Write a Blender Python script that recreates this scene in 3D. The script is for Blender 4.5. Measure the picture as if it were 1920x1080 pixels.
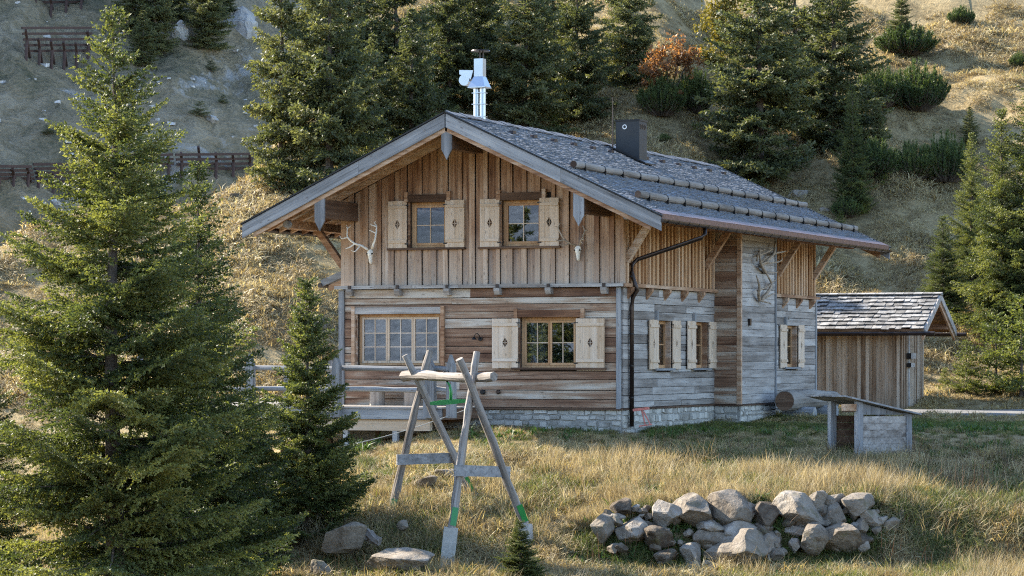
import bpy, math, random
import numpy as np
from mathutils import Vector, Matrix

random.seed(7)
rng = np.random.default_rng(7)
scn = bpy.context.scene
for o in list(bpy.data.objects):
    bpy.data.objects.remove(o)
COL = scn.collection

# ------------------------------------------------------------------ camera, sky, sun, exposure
# World: X runs right along the gable facade, Y runs back along the side wall, Z = 0 at the
# foot of the timber walls; the origin is the chalet's front right corner.
FPX, HORIZON = 5328.0, 672.0                      # focal length and horizon row in 1920x1080 pixels
YAW = math.atan(2190.0 / FPX)                     # the camera is turned 22.3 degrees against the house
CA, SA = math.cos(YAW), math.sin(YAW)
RIGHT, FWD = (CA, SA), (-SA, CA)
D0 = 66.6
CAM = (-(D0 * FWD[0] + 205 / FPX * D0 * RIGHT[0]), -(D0 * FWD[1] + 205 / FPX * D0 * RIGHT[1]), 95 / FPX * D0)

cam = bpy.data.cameras.new('camera')
cam.sensor_width = 36.0
cam.lens = 36.0 * FPX / 1920.0
cam.shift_y = (HORIZON - 540.0) / 1920.0
cam.clip_start = 0.5
cam.clip_end = 6000.0
camo = bpy.data.objects.new('camera', cam)
COL.objects.link(camo)
camo.location = CAM
camo.rotation_euler = (math.radians(90), 0, YAW)
scn.camera = camo

SUN_AZ, SUN_EL = math.radians(8.5), math.radians(32.5)
SUN = Vector((-math.cos(SUN_AZ) * math.cos(SUN_EL), math.sin(SUN_AZ) * math.cos(SUN_EL), math.sin(SUN_EL)))
world = bpy.data.worlds.new('World')
scn.world = world
world.use_nodes = True
wn = world.node_tree
bg = wn.nodes['Background']
sky = wn.nodes.new('ShaderNodeTexSky')
sky.sky_type = 'NISHITA'
sky.sun_disc = False
sky.sun_elevation = SUN_EL
sky.sun_rotation = math.atan2(SUN.x, SUN.y)
sky.altitude = 1400
sky.air_density = 1.0
sky.dust_density = 0.6
wn.links.new(sky.outputs[0], bg.inputs[0])
bg.inputs[1].default_value = 0.15
sl = bpy.data.lights.new('sun', 'SUN')
sl.energy = 4.7
sl.angle = math.radians(0.6)
sl.color = (1.0, 0.91, 0.77)
so = bpy.data.objects.new('sun', sl)
COL.objects.link(so)
so.rotation_euler = (-SUN).to_track_quat('-Z', 'Y').to_euler()
so.location = (-40, 10, 60)
scn.view_settings.view_transform = 'Standard'
scn.view_settings.look = 'None'
scn.view_settings.gamma = 1.0
scn.view_settings.exposure = 2.0
scn.render.engine = 'CYCLES'
scn.cycles.use_denoising = False
scn.cycles.denoising_input_passes = 'RGB_ALBEDO_NORMAL'
scn.cycles.denoising_prefilter = 'ACCURATE'
scn.cycles.filter_width = 1.15
scn.cycles.max_bounces = 5
scn.cycles.diffuse_bounces = 2
scn.cycles.glossy_bounces = 2
scn.cycles.transmission_bounces = 3
scn.cycles.caustics_reflective = False
scn.cycles.caustics_refractive = False
scn.cycles.transparent_max_bounces = 8


# ------------------------------------------------------------------ survey helpers
def at(px, py, d):
    """the world point seen at photograph pixel (px, py) at depth d metres"""
    l = (px - 960.0) / FPX * d
    return Vector((CAM[0] + d * FWD[0] + l * RIGHT[0], CAM[1] + d * FWD[1] + l * RIGHT[1],
                   CAM[2] + (HORIZON - py) / FPX * d))


def ld(l, d, z=0.0):
    return Vector((CAM[0] + d * FWD[0] + l * RIGHT[0], CAM[1] + d * FWD[1] + l * RIGHT[1], z))


def to_ld(x, y):
    dx, dy = x - CAM[0], y - CAM[1]
    return dx * RIGHT[0] + dy * RIGHT[1], dx * FWD[0] + dy * FWD[1]


def on_y(px, py, Y):
    a, b = at(px, py, 1.0), Vector(CAM)
    D = a - b
    return b + D * ((Y - b.y) / D.y)


def on_x(px, py, X):
    a, b = at(px, py, 1.0), Vector(CAM)
    D = a - b
    return b + D * ((X - b.x) / D.x)


# ------------------------------------------------------------------ value noise and terrain
_perm = np.random.default_rng(3).permutation(512)
_val = np.random.default_rng(4).random(512) * 2 - 1


def vnoise(x, y, seed=0):
    x = np.asarray(x, float); y = np.asarray(y, float)
    xi = np.floor(x).astype(int); yi = np.floor(y).astype(int)
    fx = x - xi; fy = y - yi
    fx = fx * fx * (3 - 2 * fx); fy = fy * fy * (3 - 2 * fy)
    h = lambda a, b: _val[_perm[(_perm[(a + seed * 31) & 511] + b) & 511]]
    return (h(xi, yi) * (1 - fx) + h(xi + 1, yi) * fx) * (1 - fy) + (h(xi, yi + 1) * (1 - fx) + h(xi + 1, yi + 1) * fx) * fy


def fbm(x, y, seed=0, o=4):
    s, a = 0, 1.0
    for k in range(o):
        s = s + a * vnoise(x * 2 ** k, y * 2 ** k, seed + k)
        a *= 0.5
    return s


def sstep(a, b, x):
    t = np.clip((x - a) / (b - a), 0, 1)
    return t * t * (3 - 2 * t)


PC = np.array([(-260, -14), (-60, -6), (-8, -0.8), (0, -0.5), (10, -1.0), (30, -3.6), (45, -4.2), (50, -3.6), (54, -3.25), (56.5, -2.95),
               (58, -2.25), (60, -1.72), (62, -1.28), (64, -0.88), (66, -0.60), (67.5, -0.52), (72, -0.45), (400, -0.40)], float)
PR = np.array([(-260, -14), (-60, -6), (-8, -0.8), (0, -0.5), (10, -1.0), (30, -3.6), (45, -4.2), (50, -3.75), (54, -3.28), (56.4, -3.08),
               (57.6, -1.80), (60, -1.52), (62, -1.22), (64.5, -0.84), (66.3, -0.60), (72, -0.50), (76, -0.36), (400, -0.36)], float)


def terrain(l, d):
    l = np.asarray(l, float); d = np.asarray(d, float)
    zc = np.interp(d, PC[:, 0], PC[:, 1]); zr = np.interp(d, PR[:, 0], PR[:, 1])
    zrr = zr * 0.5 + zc * 0.5
    m = sstep(1.2, 3.0, l)
    z = zc * (1 - m) + zr * m
    m2 = sstep(7.3, 9.0, l)
    z = z * (1 - m2) + zrr * m2
    # the plateau falls away to the left of the terrace
    fall = np.clip(-1.6 - l, 0, 14) * 0.17 * sstep(52, 64, d) * (1 - sstep(73, 80, d))
    z = z - fall
    # hillside behind
    d1 = 79 + 8 * sstep(-9, 3, l) + 3.2 * sstep(6, 9, l) - 0.13 * np.clip(l - 9, 0, 30)
    t = (d - d1)
    k = 0.435
    hill = k * (np.log1p(np.exp(np.clip(t / 1.6, -30, 30))) * 1.6)
    hill = np.where(t > 45, k * 45 + (t - 45) * 0.25, hill)
    bump = fbm(l * 0.11, d * 0.11, 5) * 1.0 + fbm(l * 0.45, d * 0.45, 9) * 0.22
    hill = hill + bump * sstep(2, 14, t)
    # spur: to the left the slope turns over into the valley
    dc = np.where(l < -8.8, 99.0 + 1.25 * (l + 8.8), 99.0 + 9.0 * (l + 8.8)) + 1.2 * vnoise(l * 0.5, 0 * l, 2)
    over = np.clip(d - dc, 0, None)
    hill = hill - (k + 0.55) * np.maximum(over - 1.0 + np.exp(-np.clip(over, 0, 30)), 0)
    z = z + np.maximum(hill, -30)
    near = fbm(l * 0.7, d * 0.7, 13, 3) * 0.07 + fbm(l * 2.1, d * 2.1, 17, 2) * 0.03
    z = z + near * sstep(40, 50, d) * (1 - 0.7 * sstep(64, 68, d) * (1 - sstep(84, 90, d)))
    return z


def ground(x, y):
    l, d = to_ld(x, y)
    return float(terrain(l, d))


def hill_hit(px, py, d0=78.0, d1=150.0):
    """walk along the line of sight until it meets the slope"""
    ds = np.arange(d0, d1, 0.15)
    l = (px - 960) / FPX * ds
    zr = CAM[2] + (HORIZON - py) / FPX * ds
    below = np.nonzero(terrain(l, ds) >= zr)[0]
    i = below[0] if len(below) else len(ds) - 1
    p = ld(l[i], ds[i])
    p.z = float(terrain(l[i], ds[i]))
    return p, float(ds[i])


# ------------------------------------------------------------------ materials
def new_mat(name):
    m = bpy.data.materials.new(name)
    m.use_nodes = True
    nt = m.node_tree
    return m, nt, nt.nodes['Principled BSDF']


def nd(nt, typ, **kw):
    n = nt.nodes.new('ShaderNode' + typ)
    for k, v in kw.items():
        if k in n.inputs:
            s = n.inputs[k]
            if isinstance(v, bpy.types.NodeSocket):
                nt.links.new(v, s)
            else:
                s.default_value = v
        else:
            setattr(n, k, v)
    return n


def lk(nt, a, b):
    nt.links.new(a, b)


def mth(nt, op, a, b=None, clamp=False):
    n = nt.nodes.new('ShaderNodeMath')
    n.operation = op
    n.use_clamp = clamp
    for i, v in enumerate((a, b)):
        if v is None:
            continue
        if isinstance(v, bpy.types.NodeSocket):
            nt.links.new(v, n.inputs[i])
        else:
            n.inputs[i].default_value = v
    return n.outputs[0]


def ramp(nt, fac, stops, interp='LINEAR'):
    n = nt.nodes.new('ShaderNodeValToRGB')
    n.color_ramp.interpolation = interp
    e = n.color_ramp.elements
    while len(e) < len(stops):
        e.new(0.5)
    for i, (p, c) in enumerate(stops):
        e[i].position = p
        e[i].color = (c[0], c[1], c[2], 1)
    nt.links.new(fac, n.inputs[0])
    return n.outputs[0]


def mix(nt, fac, a, b, blend='MIX'):
    n = nt.nodes.new('ShaderNodeMix')
    n.data_type = 'RGBA'
    n.blend_type = blend
    for s, v in ((n.inputs[0], fac), (n.inputs[6], a), (n.inputs[7], b)):
        if isinstance(v, bpy.types.NodeSocket):
            nt.links.new(v, s)
        elif s == n.inputs[0]:
            s.default_value = v
        else:
            s.default_value = (v[0], v[1], v[2], 1)
    return n.outputs[2]


def noise(nt, vec, scale, detail=4, rough=0.6, dist=0.0):
    n = nt.nodes.new('ShaderNodeTexNoise')
    n.inputs['Scale'].default_value = scale
    n.inputs['Detail'].default_value = detail
    n.inputs['Roughness'].default_value = rough
    n.inputs['Distortion'].default_value = dist
    nt.links.new(vec, n.inputs['Vector'])
    return n.outputs[0]


def mapped(nt, vec, scale):
    n = nt.nodes.new('ShaderNodeMapping')
    n.inputs['Scale'].default_value = scale
    nt.links.new(vec, n.inputs['Vector'])
    return n.outputs[0]


def bump(nt, bsdf, h, strength=0.5, dist=0.01):
    b = nt.nodes.new('ShaderNodeBump')
    b.inputs['Strength'].default_value = strength
    b.inputs['Distance'].default_value = dist
    nt.links.new(h, b.inputs['Height'])
    nt.links.new(b.outputs[0], bsdf.inputs['Normal'])


def wood(name, axis, stops, bleach=None, crack=0.6, rough=0.85, var=0.5, across=26.0, along=1.0, local=False, knots=0.5, tilt=0.0, patchy=0.4):
    """weathered timber: grain runs along the given axis, each board gets its own tone"""
    m, nt, b = new_mat(name)
    g = nd(nt, 'NewGeometry')
    oi = nd(nt, 'ObjectInfo')
    if local:
        tc = nd(nt, 'TexCoord')
        pos = tc.outputs['Object']
    else:
        pos = g.outputs['Position']
    if tilt:
        vr = nd(nt, 'VectorRotate', rotation_type='Y_AXIS', Angle=tilt)
        lk(nt, pos, vr.inputs['Vector'])
        pos = vr.outputs[0]
    off = nd(nt, 'VectorMath', operation='ADD')
    lk(nt, pos, off.inputs[0])
    rr = mth(nt, 'MULTIPLY', oi.outputs['Random'], 53.0)
    cx = nd(nt, 'CombineXYZ')
    for i in range(3):
        lk(nt, rr, cx.inputs[i])
    lk(nt, cx.outputs[0], off.inputs[1])
    P = off.outputs[0]
    ax = 'XYZ'.index(axis)
    sc = [across] * 3; sc[ax] = along
    s2 = [across * 0.28] * 3; s2[ax] = along * 0.35
    grain = noise(nt, mapped(nt, P, sc), 1.0, 5, 0.65, 0.4)
    streak = noise(nt, mapped(nt, P, s2), 1.0, 4, 0.6, 0.3)
    patch = noise(nt, P, 1.3, 3, 0.5)
    f = mth(nt, 'ADD', mth(nt, 'MULTIPLY', streak, 1.15), mth(nt, 'SUBTRACT', mth(nt, 'MULTIPLY', grain, 0.5), 0.28))
    f = mth(nt, 'ADD', f, mth(nt, 'MULTIPLY', mth(nt, 'SUBTRACT', oi.outputs['Random'], 0.5), var))
    f = mth(nt, 'ADD', f, mth(nt, 'MULTIPLY', mth(nt, 'SUBTRACT', patch, 0.5), patchy), True)
    col = ramp(nt, f, stops)
    if bleach:
        (ax2, z0, z1, bc, amt) = bleach          # silvered by weather where rain reaches
        sp = nd(nt, 'SeparateXYZ')
        lk(nt, g.outputs['Position'], sp.inputs[0])
        mr = nd(nt, 'MapRange')
        mr.inputs['From Min'].default_value = z0
        mr.inputs['From Max'].default_value = z1
        lk(nt, mth(nt, 'ADD', sp.outputs[ax2], mth(nt, 'MULTIPLY', mth(nt, 'SUBTRACT', streak, 0.5), 2.2)), mr.inputs['Value'])
        col = mix(nt, mth(nt, 'MULTIPLY', mr.outputs[0], amt), col, bc)
    if knots:
        vo = nd(nt, 'TexVoronoi', Scale=1.0)
        sk = [9.0] * 3; sk[ax] = 3.2
        lk(nt, mapped(nt, P, sk), vo.inputs['Vector'])
        kn = ramp(nt, vo.outputs['Distance'], [(0.0, (1, 1, 1)), (0.10, (0.9, 0.9, 0.9)), (0.17, (0, 0, 0))])
        col = mix(nt, mth(nt, 'MULTIPLY', kn, knots), col, (0.05, 0.028, 0.015))
    ck = ramp(nt, grain, [(0.30, (1, 1, 1)), (0.42, (0, 0, 0))])
    col = mix(nt, mth(nt, 'MULTIPLY', ck, crack), col, tuple(0.3 * c for c in stops[0][1]))
    lk(nt, col, b.inputs['Base Color'])
    b.inputs['Roughness'].default_value = rough
    b.inputs['Specular IOR Level'].default_value = 0.25
    bump(nt, b, grain, 0.6, 0.012)
    return m


def plain(name, col, rough=0.6, metal=0.0, var=0.15, scale=6.0, bumpd=0.0):
    m, nt, b = new_mat(name)
    tc = nd(nt, 'NewGeometry')
    n1 = noise(nt, tc.outputs['Position'], scale, 5, 0.6)
    lo = tuple(c * (1 - var) for c in col); hi = tuple(min(1, c * (1 + var)) for c in col)
    lk(nt, ramp(nt, n1, [(0.3, lo), (0.7, hi)]), b.inputs['Base Color'])
    b.inputs['Roughness'].default_value = rough
    b.inputs['Metallic'].default_value = metal
    if bumpd:
        bump(nt, b, n1, 0.6, bumpd)
    return m


def stone(name, stops, scale=3.0, bumpd=0.04, moss=0.0):
    m, nt, b = new_mat(name)
    g = nd(nt, 'NewGeometry'); oi = nd(nt, 'ObjectInfo')
    n1 = noise(nt, g.outputs['Position'], scale, 7, 0.65, 0.5)
    n2 = noise(nt, g.outputs['Position'], scale * 7, 4, 0.7)
    f = mth(nt, 'ADD', n1, mth(nt, 'MULTIPLY', mth(nt, 'SUBTRACT', oi.outputs['Random'], 0.5), 0.45))
    f = mth(nt, 'ADD', f, mth(nt, 'MULTIPLY', mth(nt, 'SUBTRACT', n2, 0.5), 0.45), True)
    col = ramp(nt, f, stops)
    cr = ramp(nt, noise(nt, g.outputs['Position'], scale * 1.7, 6, 0.75, 1.2), [(0.33, (1, 1, 1)), (0.40, (0, 0, 0))])
    col = mix(nt, mth(nt, 'MULTIPLY', cr, 0.55), col, (0.07, 0.06, 0.05))
    if moss:
        mm = ramp(nt, noise(nt, g.outputs['Position'], scale * 0.8, 5, 0.7), [(0.55, (0, 0, 0)), (0.66, (1, 1, 1))])
        col = mix(nt, mth(nt, 'MULTIPLY', mm, moss), col, (0.09, 0.085, 0.035))
    lk(nt, col, b.inputs['Base Color'])
    b.inputs['Roughness'].default_value = 0.9
    b.inputs['Specular IOR Level'].default_value = 0.2
    bump(nt, b, mth(nt, 'ADD', n1, mth(nt, 'MULTIPLY', n2, 0.3)), 0.8, bumpd)
    return m


def leafy(name, stops, trans, tfac=0.3, var=0.35):
    m, nt, b = new_mat(name)
    at_ = nd(nt, 'Attribute', attribute_name='tone')
    oi = nd(nt, 'ObjectInfo')
    f = mth(nt, 'ADD', at_.outputs['Fac'], mth(nt, 'MULTIPLY', mth(nt, 'SUBTRACT', oi.outputs['Random'], 0.5), var), True)
    col = ramp(nt, f, stops)
    lk(nt, col, b.inputs['Base Color'])
    b.inputs['Roughness'].default_value = 0.55
    b.inputs['Specular IOR Level'].default_value = 0.3
    tr = nd(nt, 'BsdfTranslucent')
    lk(nt, mix(nt, 1.0, col, trans, 'MULTIPLY'), tr.inputs['Color'])
    ms = nd(nt, 'MixShader')
    ms.inputs[0].default_value = tfac
    lk(nt, b.outputs[0], ms.inputs[1])
    lk(nt, tr.outputs[0], ms.inputs[2])
    lk(nt, ms.outputs[0], nt.nodes['Material Output'].inputs['Surface'])
    return m


BROWN = [(0.15, (0.075, 0.036, 0.022)), (0.36, (0.165, 0.088, 0.052)), (0.54, (0.255, 0.155, 0.098)), (0.66, (0.345, 0.255, 0.18)), (0.82, (0.48, 0.42, 0.345))]
TAN = [(0.15, (0.103, 0.047, 0.0253)), (0.36, (0.2215, 0.1129, 0.0601)), (0.56, (0.3502, 0.2069, 0.1202)), (0.75, (0.4635, 0.3151, 0.2064)), (0.92, (0.5459, 0.4232, 0.3284))]
HONEY = [(0.15, (0.1957, 0.0884, 0.0368)), (0.4, (0.3811, 0.2093, 0.1012)), (0.62, (0.515, 0.3208, 0.1748)), (0.9, (0.5871, 0.4185, 0.2852))]
SILVER = [(0.15, (0.12, 0.098, 0.08)), (0.38, (0.21, 0.183, 0.158)), (0.58, (0.31, 0.28, 0.25)), (0.8, (0.42, 0.39, 0.355)), (0.95, (0.5, 0.47, 0.43))]
GREYW = [(0.15, (0.10, 0.095, 0.09)), (0.45, (0.18, 0.18, 0.18)), (0.7, (0.27, 0.27, 0.27)), (0.95, (0.38, 0.37, 0.35))]
PALE = [(0.1, (0.3914, 0.2591, 0.155)), (0.4, (0.515, 0.3813, 0.26)), (0.7, (0.5974, 0.4692, 0.35)), (0.95, (0.6489, 0.5377, 0.43))]
PINE = [(0.1, (0.2884, 0.1395, 0.0598)), (0.45, (0.412, 0.2232, 0.1058)), (0.8, (0.515, 0.3162, 0.1656)), (0.95, (0.5665, 0.372, 0.2208))]
DARKW = [(0.15, (0.035, 0.020, 0.013)), (0.45, (0.085, 0.047, 0.028)), (0.75, (0.15, 0.088, 0.054)), (0.95, (0.22, 0.15, 0.1))]
LOGC = [(0.15, (0.15, 0.11, 0.08)), (0.45, (0.27, 0.215, 0.165)), (0.75, (0.40, 0.335, 0.265)), (0.95, (0.5, 0.43, 0.35))]

M = {}
M['gable'] = wood('weathered_gable_boards', 'Z', TAN, bleach=(2, 4.1, 2.5, (0.47, 0.42, 0.35), 0.7), var=0.34, crack=0.6)
M['facade'] = wood('brown_horizontal_timber', 'X', BROWN, var=0.42, across=20)
M['side'] = wood('silver_horizontal_timber', 'Y', SILVER, var=0.36, across=20, crack=0.5)
M['bayfront'] = wood('brown_bay_timber', 'X', BROWN, var=0.35, across=20)
M['sideup'] = wood('honey_side_boards', 'Z', HONEY, var=0.45)
M['greyx'] = wood('grey_timber_x', 'X', GREYW, var=0.3)
M['verge1'] = wood('verge_timber_right', 'X', GREYW, var=0.3, tilt=-math.atan(0.471))
M['verge-1'] = wood('verge_timber_left', 'X', GREYW, var=0.3, tilt=math.atan(0.471))
M['greyy'] = wood('grey_timber_y', 'Y', GREYW, var=0.3)
M['greyz'] = wood('grey_timber_z', 'Z', GREYW, var=0.3)
M['ledgex'] = wood('pale_ledge_x', 'X', SILVER, var=0.3)
M['ledgey'] = wood('pale_ledge_y', 'Y', TAN, var=0.3)
M['pale'] = wood('pale_shutter_boards', 'Z', PALE, var=0.25, crack=0.12, knots=0.45)
M['palex'] = wood('pale_shutter_battens', 'X', PALE, var=0.2, crack=0.12, knots=0.2)
M['pine'] = wood('pine_window_frame', 'Z', PINE, var=0.25, crack=0.15, knots=0.1)
M['darkx'] = wood('dark_beam_x', 'X', DARKW, var=0.3)
M['darky'] = wood('dark_beam_y', 'Y', DARKW, var=0.3)
M['soffit'] = wood('brown_soffit', 'Y', BROWN, var=0.4)
M['rafter'] = wood('brown_rafter', 'X', TAN, var=0.5)
M['log'] = wood('peeled_log', 'Y', [(0.15, (0.11, 0.093, 0.075)), (0.45, (0.20, 0.175, 0.148)), (0.75, (0.29, 0.262, 0.228)), (0.95, (0.37, 0.34, 0.30))], var=0.2, across=12)
M['loglocal'] = wood('peeled_log_any', 'Z', LOGC, var=0.25, across=24, local=True)
M['swingwood'] = wood('weathered_pole', 'Z', [(0.15, (0.09, 0.075, 0.06)), (0.45, (0.19, 0.165, 0.14)), (0.75, (0.31, 0.28, 0.25)), (0.95, (0.43, 0.41, 0.38))], var=0.25, across=26, local=True)
M['shedw'] = wood('shed_boards', 'Z', [(0.15, (0.14, 0.085, 0.05)), (0.4, (0.27, 0.19, 0.125)), (0.62, (0.39, 0.30, 0.215)), (0.9, (0.5, 0.42, 0.33))], var=0.55, crack=0.5)
M['shingle'] = wood('grey_larch_shingles', 'X', [(0.10, (0.085, 0.09, 0.098)), (0.45, (0.132, 0.14, 0.152)), (0.7, (0.18, 0.19, 0.205)), (0.95, (0.24, 0.25, 0.265))], var=0.3, across=16, along=5, knots=0, patchy=0.12)
M['shedshingle'] = wood('silver_shed_shingles', 'Y', [(0.15, (0.09, 0.085, 0.078)), (0.45, (0.16, 0.152, 0.14)), (0.7, (0.235, 0.225, 0.21)), (0.95, (0.32, 0.31, 0.29))], var=0.55, across=22, along=3, knots=0)
M['core'] = plain('dark_wall_core', (0.03, 0.022, 0.016), 0.95)
M['inside'] = plain('dark_interior', (0.10, 0.085, 0.07), 0.95)
M['iron'] = plain('black_iron', (0.018, 0.017, 0.017), 0.45, 0.6)
M['gutter'] = plain('dark_brown_metal', (0.045, 0.032, 0.027), 0.38, 0.7, 0.3)
M['copper'] = plain('dull_copper', (0.15, 0.085, 0.068), 0.5, 0.55, 0.35, 9)
M['chrome'] = plain('stainless_steel', (0.40, 0.425, 0.46), 0.3, 1.0, 0.05, 3)
M['blackbox'] = plain('black_sheet_metal', (0.006, 0.0065, 0.008), 0.5, 0.0, 0.4, 5)
M['white'] = plain('white_paint', (0.75, 0.74, 0.7), 0.6)
M['curtain'] = plain('white_curtain', (0.82, 0.80, 0.76), 0.9, 0, 0.05)
M['bone'] = plain('bleached_bone', (0.74, 0.69, 0.60), 0.7, 0, 0.2, 20)
M['antler'] = plain('antler', (0.30, 0.23, 0.16), 0.65, 0, 0.4, 14)
M['green'] = plain('green_plastic', (0.02, 0.22, 0.05), 0.35, 0, 0.1)
M['redmetal'] = plain('faded_red_metal', (0.42, 0.13, 0.10), 0.6, 0.1, 0.25, 20)
M['concrete'] = plain('concrete', (0.40, 0.385, 0.35), 0.9, 0, 0.2, 14, 0.01)
M['rust'] = plain('rusty_steel', (0.060, 0.034, 0.027), 0.8, 0.2, 0.3)
M['rope'] = plain('rope', (0.30, 0.29, 0.26), 0.9)
M['boulder'] = stone('limestone_boulder', [(0.18, (0.07, 0.052, 0.036)), (0.40, (0.15, 0.122, 0.09)), (0.6, (0.225, 0.19, 0.148)), (0.85, (0.33, 0.295, 0.25))], 2.6, 0.10, 0.6)
M['plinth'] = stone('plinth_stone', [(0.15, (0.17, 0.15, 0.12)), (0.4, (0.33, 0.31, 0.27)), (0.65, (0.46, 0.43, 0.37)), (0.9, (0.56, 0.54, 0.49))], 4.0, 0.015)
M['mortar'] = stone('mortar', [(0.2, (0.20, 0.185, 0.16)), (0.7, (0.36, 0.34, 0.30))], 6.0, 0.01)
M['cliff'] = stone('pale_cliff', [(0.2, (0.22, 0.21, 0.20)), (0.5, (0.40, 0.39, 0.37)), (0.8, (0.56, 0.55, 0.53))], 0.7, 0.4)
M['bark'] = plain('spruce_bark', (0.10, 0.075, 0.055), 0.95, 0, 0.45, 18, 0.02)
M['spruce_near'] = leafy('spruce_needles_near', [(0.0, (0.032, 0.046, 0.018)), (0.5, (0.070, 0.088, 0.030)), (1.0, (0.20, 0.205, 0.065))], (1.5, 1.5, 0.7), 0.36)
M['spruce_far'] = leafy('spruce_needles', [(0.0, (0.042, 0.054, 0.027)), (0.5, (0.088, 0.10, 0.046)), (1.0, (0.165, 0.165, 0.075))], (1.5, 1.5, 0.75), 0.34)
M['pinebush'] = leafy('mountain_pine_needles', [(0.0, (0.032, 0.052, 0.02)), (0.5, (0.072, 0.10, 0.034)), (1.0, (0.14, 0.16, 0.05))], (1.5, 1.6, 0.7), 0.28)
M['sapling'] = leafy('sapling_needles', [(0.0, (0.05, 0.07, 0.02)), (0.5, (0.11, 0.13, 0.035)), (1.0, (0.20, 0.21, 0.06))], (1.5, 1.5, 0.7), 0.36)
M['larch'] = leafy('yellowing_needles', [(0.0, (0.08, 0.075, 0.018)), (0.6, (0.16, 0.14, 0.035)), (1.0, (0.24, 0.20, 0.05))], (1.5, 1.4, 0.6), 0.35)
M['autumn'] = leafy('orange_leaves', [(0.0, (0.12, 0.06, 0.025)), (0.5, (0.24, 0.125, 0.055)), (1.0, (0.36, 0.22, 0.11))], (1.6, 1.3, 0.7), 0.4)
M['straw'] = leafy('straw_grass', [(0.0, (0.17, 0.13, 0.07)), (0.5, (0.30, 0.24, 0.14)), (1.0, (0.46, 0.39, 0.25))], (1.5, 1.4, 1.0), 0.35, 0.75)
M['gold'] = leafy('golden_grass', [(0.0, (0.15, 0.108, 0.052)), (0.45, (0.31, 0.235, 0.115)), (0.8, (0.39, 0.315, 0.16)), (1.0, (0.47, 0.40, 0.23))], (1.5, 1.4, 0.9), 0.35, 0.75)
M['greengrass'] = leafy('green_grass', [(0.0, (0.045, 0.06, 0.014)), (0.5, (0.09, 0.11, 0.028)), (1.0, (0.20, 0.185, 0.07))], (1.5, 1.6, 0.7), 0.35, 0.75)
M['weed'] = leafy('brown_weed', [(0.0, (0.05, 0.028, 0.018)), (1.0, (0.17, 0.10, 0.06))], (1.3, 1.2, 1.0), 0.2)
M['leafweed'] = leafy('leafy_weed', [(0.0, (0.03, 0.06, 0.012)), (1.0, (0.09, 0.14, 0.03))], (1.5, 1.6, 0.7), 0.3)


def glass_mat():
    m, nt, b = new_mat('window_glass')
    tr = nd(nt, 'BsdfTransparent'); gl = nd(nt, 'BsdfGlossy')
    tr.inputs[0].default_value = (0.82, 0.86, 0.88, 1)
    gl.inputs['Roughness'].default_value = 0.01
    fr = nd(nt, 'Fresnel', IOR=2.1)
    ms = nd(nt, 'MixShader')
    lk(nt, mth(nt, 'ADD', fr.outputs[0], 0.14, True), ms.inputs[0])
    lk(nt, tr.outputs[0], ms.inputs[1]); lk(nt, gl.outputs[0], ms.inputs[2])
    lk(nt, ms.outputs[0], nt.nodes['Material Output'].inputs['Surface'])
    return m


M['glass'] = glass_mat()


def ground_mat(name, stops, s1=0.35, s2=3.0, s3=22.0, rocks=0.0, bd=0.12):
    m, nt, b = new_mat(name)
    g = nd(nt, 'NewGeometry')
    P = g.outputs['Position']
    a = noise(nt, P, s1, 5, 0.6, 0.3); c = noise(nt, P, s2, 5, 0.65, 0.6); e = noise(nt, P, s3, 3, 0.7)
    f = mth(nt, 'ADD', mth(nt, 'MULTIPLY', a, 0.5), mth(nt, 'ADD', mth(nt, 'MULTIPLY', c, 0.35), mth(nt, 'MULTIPLY', e, 0.25)))
    col = ramp(nt, f, stops)
    if rocks:
        rk = ramp(nt, noise(nt, P, s1 * 1.4, 7, 0.72, 0.6), [(0.60, (0, 0, 0)), (0.66, (1, 1, 1))])
        col = mix(nt, mth(nt, 'MULTIPLY', rk, rocks), col, (0.36, 0.35, 0.33))
    lk(nt, col, b.inputs['Base Color'])
    b.inputs['Roughness'].default_value = 0.95
    b.inputs['Specular IOR Level'].default_value = 0.1
    bump(nt, b, mth(nt, 'ADD', c, mth(nt, 'MULTIPLY', e, 0.3)), 0.9, bd)
    return m


M['ground'] = ground_mat('dry_meadow', [(0.36, (0.07, 0.055, 0.03)), (0.46, (0.16, 0.12, 0.06)), (0.56, (0.27, 0.205, 0.105)), (0.68, (0.34, 0.27, 0.15))])
M['farhill'] = ground_mat('far_slope', [(0.38, (0.05, 0.055, 0.03)), (0.47, (0.11, 0.10, 0.06)), (0.56, (0.20, 0.165, 0.105)), (0.68, (0.31, 0.26, 0.18))], 0.05, 0.45, 2.6, 0.75, 1.6)
M['mount'] = ground_mat('mountain', [(0.4, (0.03, 0.042, 0.05)), (0.55, (0.06, 0.075, 0.095)), (0.7, (0.13, 0.15, 0.18))], 0.006, 0.03, 0.2, 0.35, 3.0)  # bluish tones put the distance haze into the colour
M['gravel'] = ground_mat('gravel', [(0.36, (0.09, 0.086, 0.08)), (0.5, (0.15, 0.144, 0.135)), (0.66, (0.21, 0.203, 0.19))], 1.2, 14, 60, 0, 0.02)


# ------------------------------------------------------------------ object helpers
def wloc(o):
    v = Vector((0, 0, 0))
    while o is not None:
        v += o.location
        o = o.parent
    return v


def tag(o, label, cat, group=None):
    o['label'] = label
    o['category'] = cat
    if group:
        o['group'] = group
    return o


def thing(name, loc, label, cat, group=None):
    o = bpy.data.objects.new(name, None)
    COL.objects.link(o)
    o.location = loc
    o.empty_display_size = 0.3
    return tag(o, label, cat, group)


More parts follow.
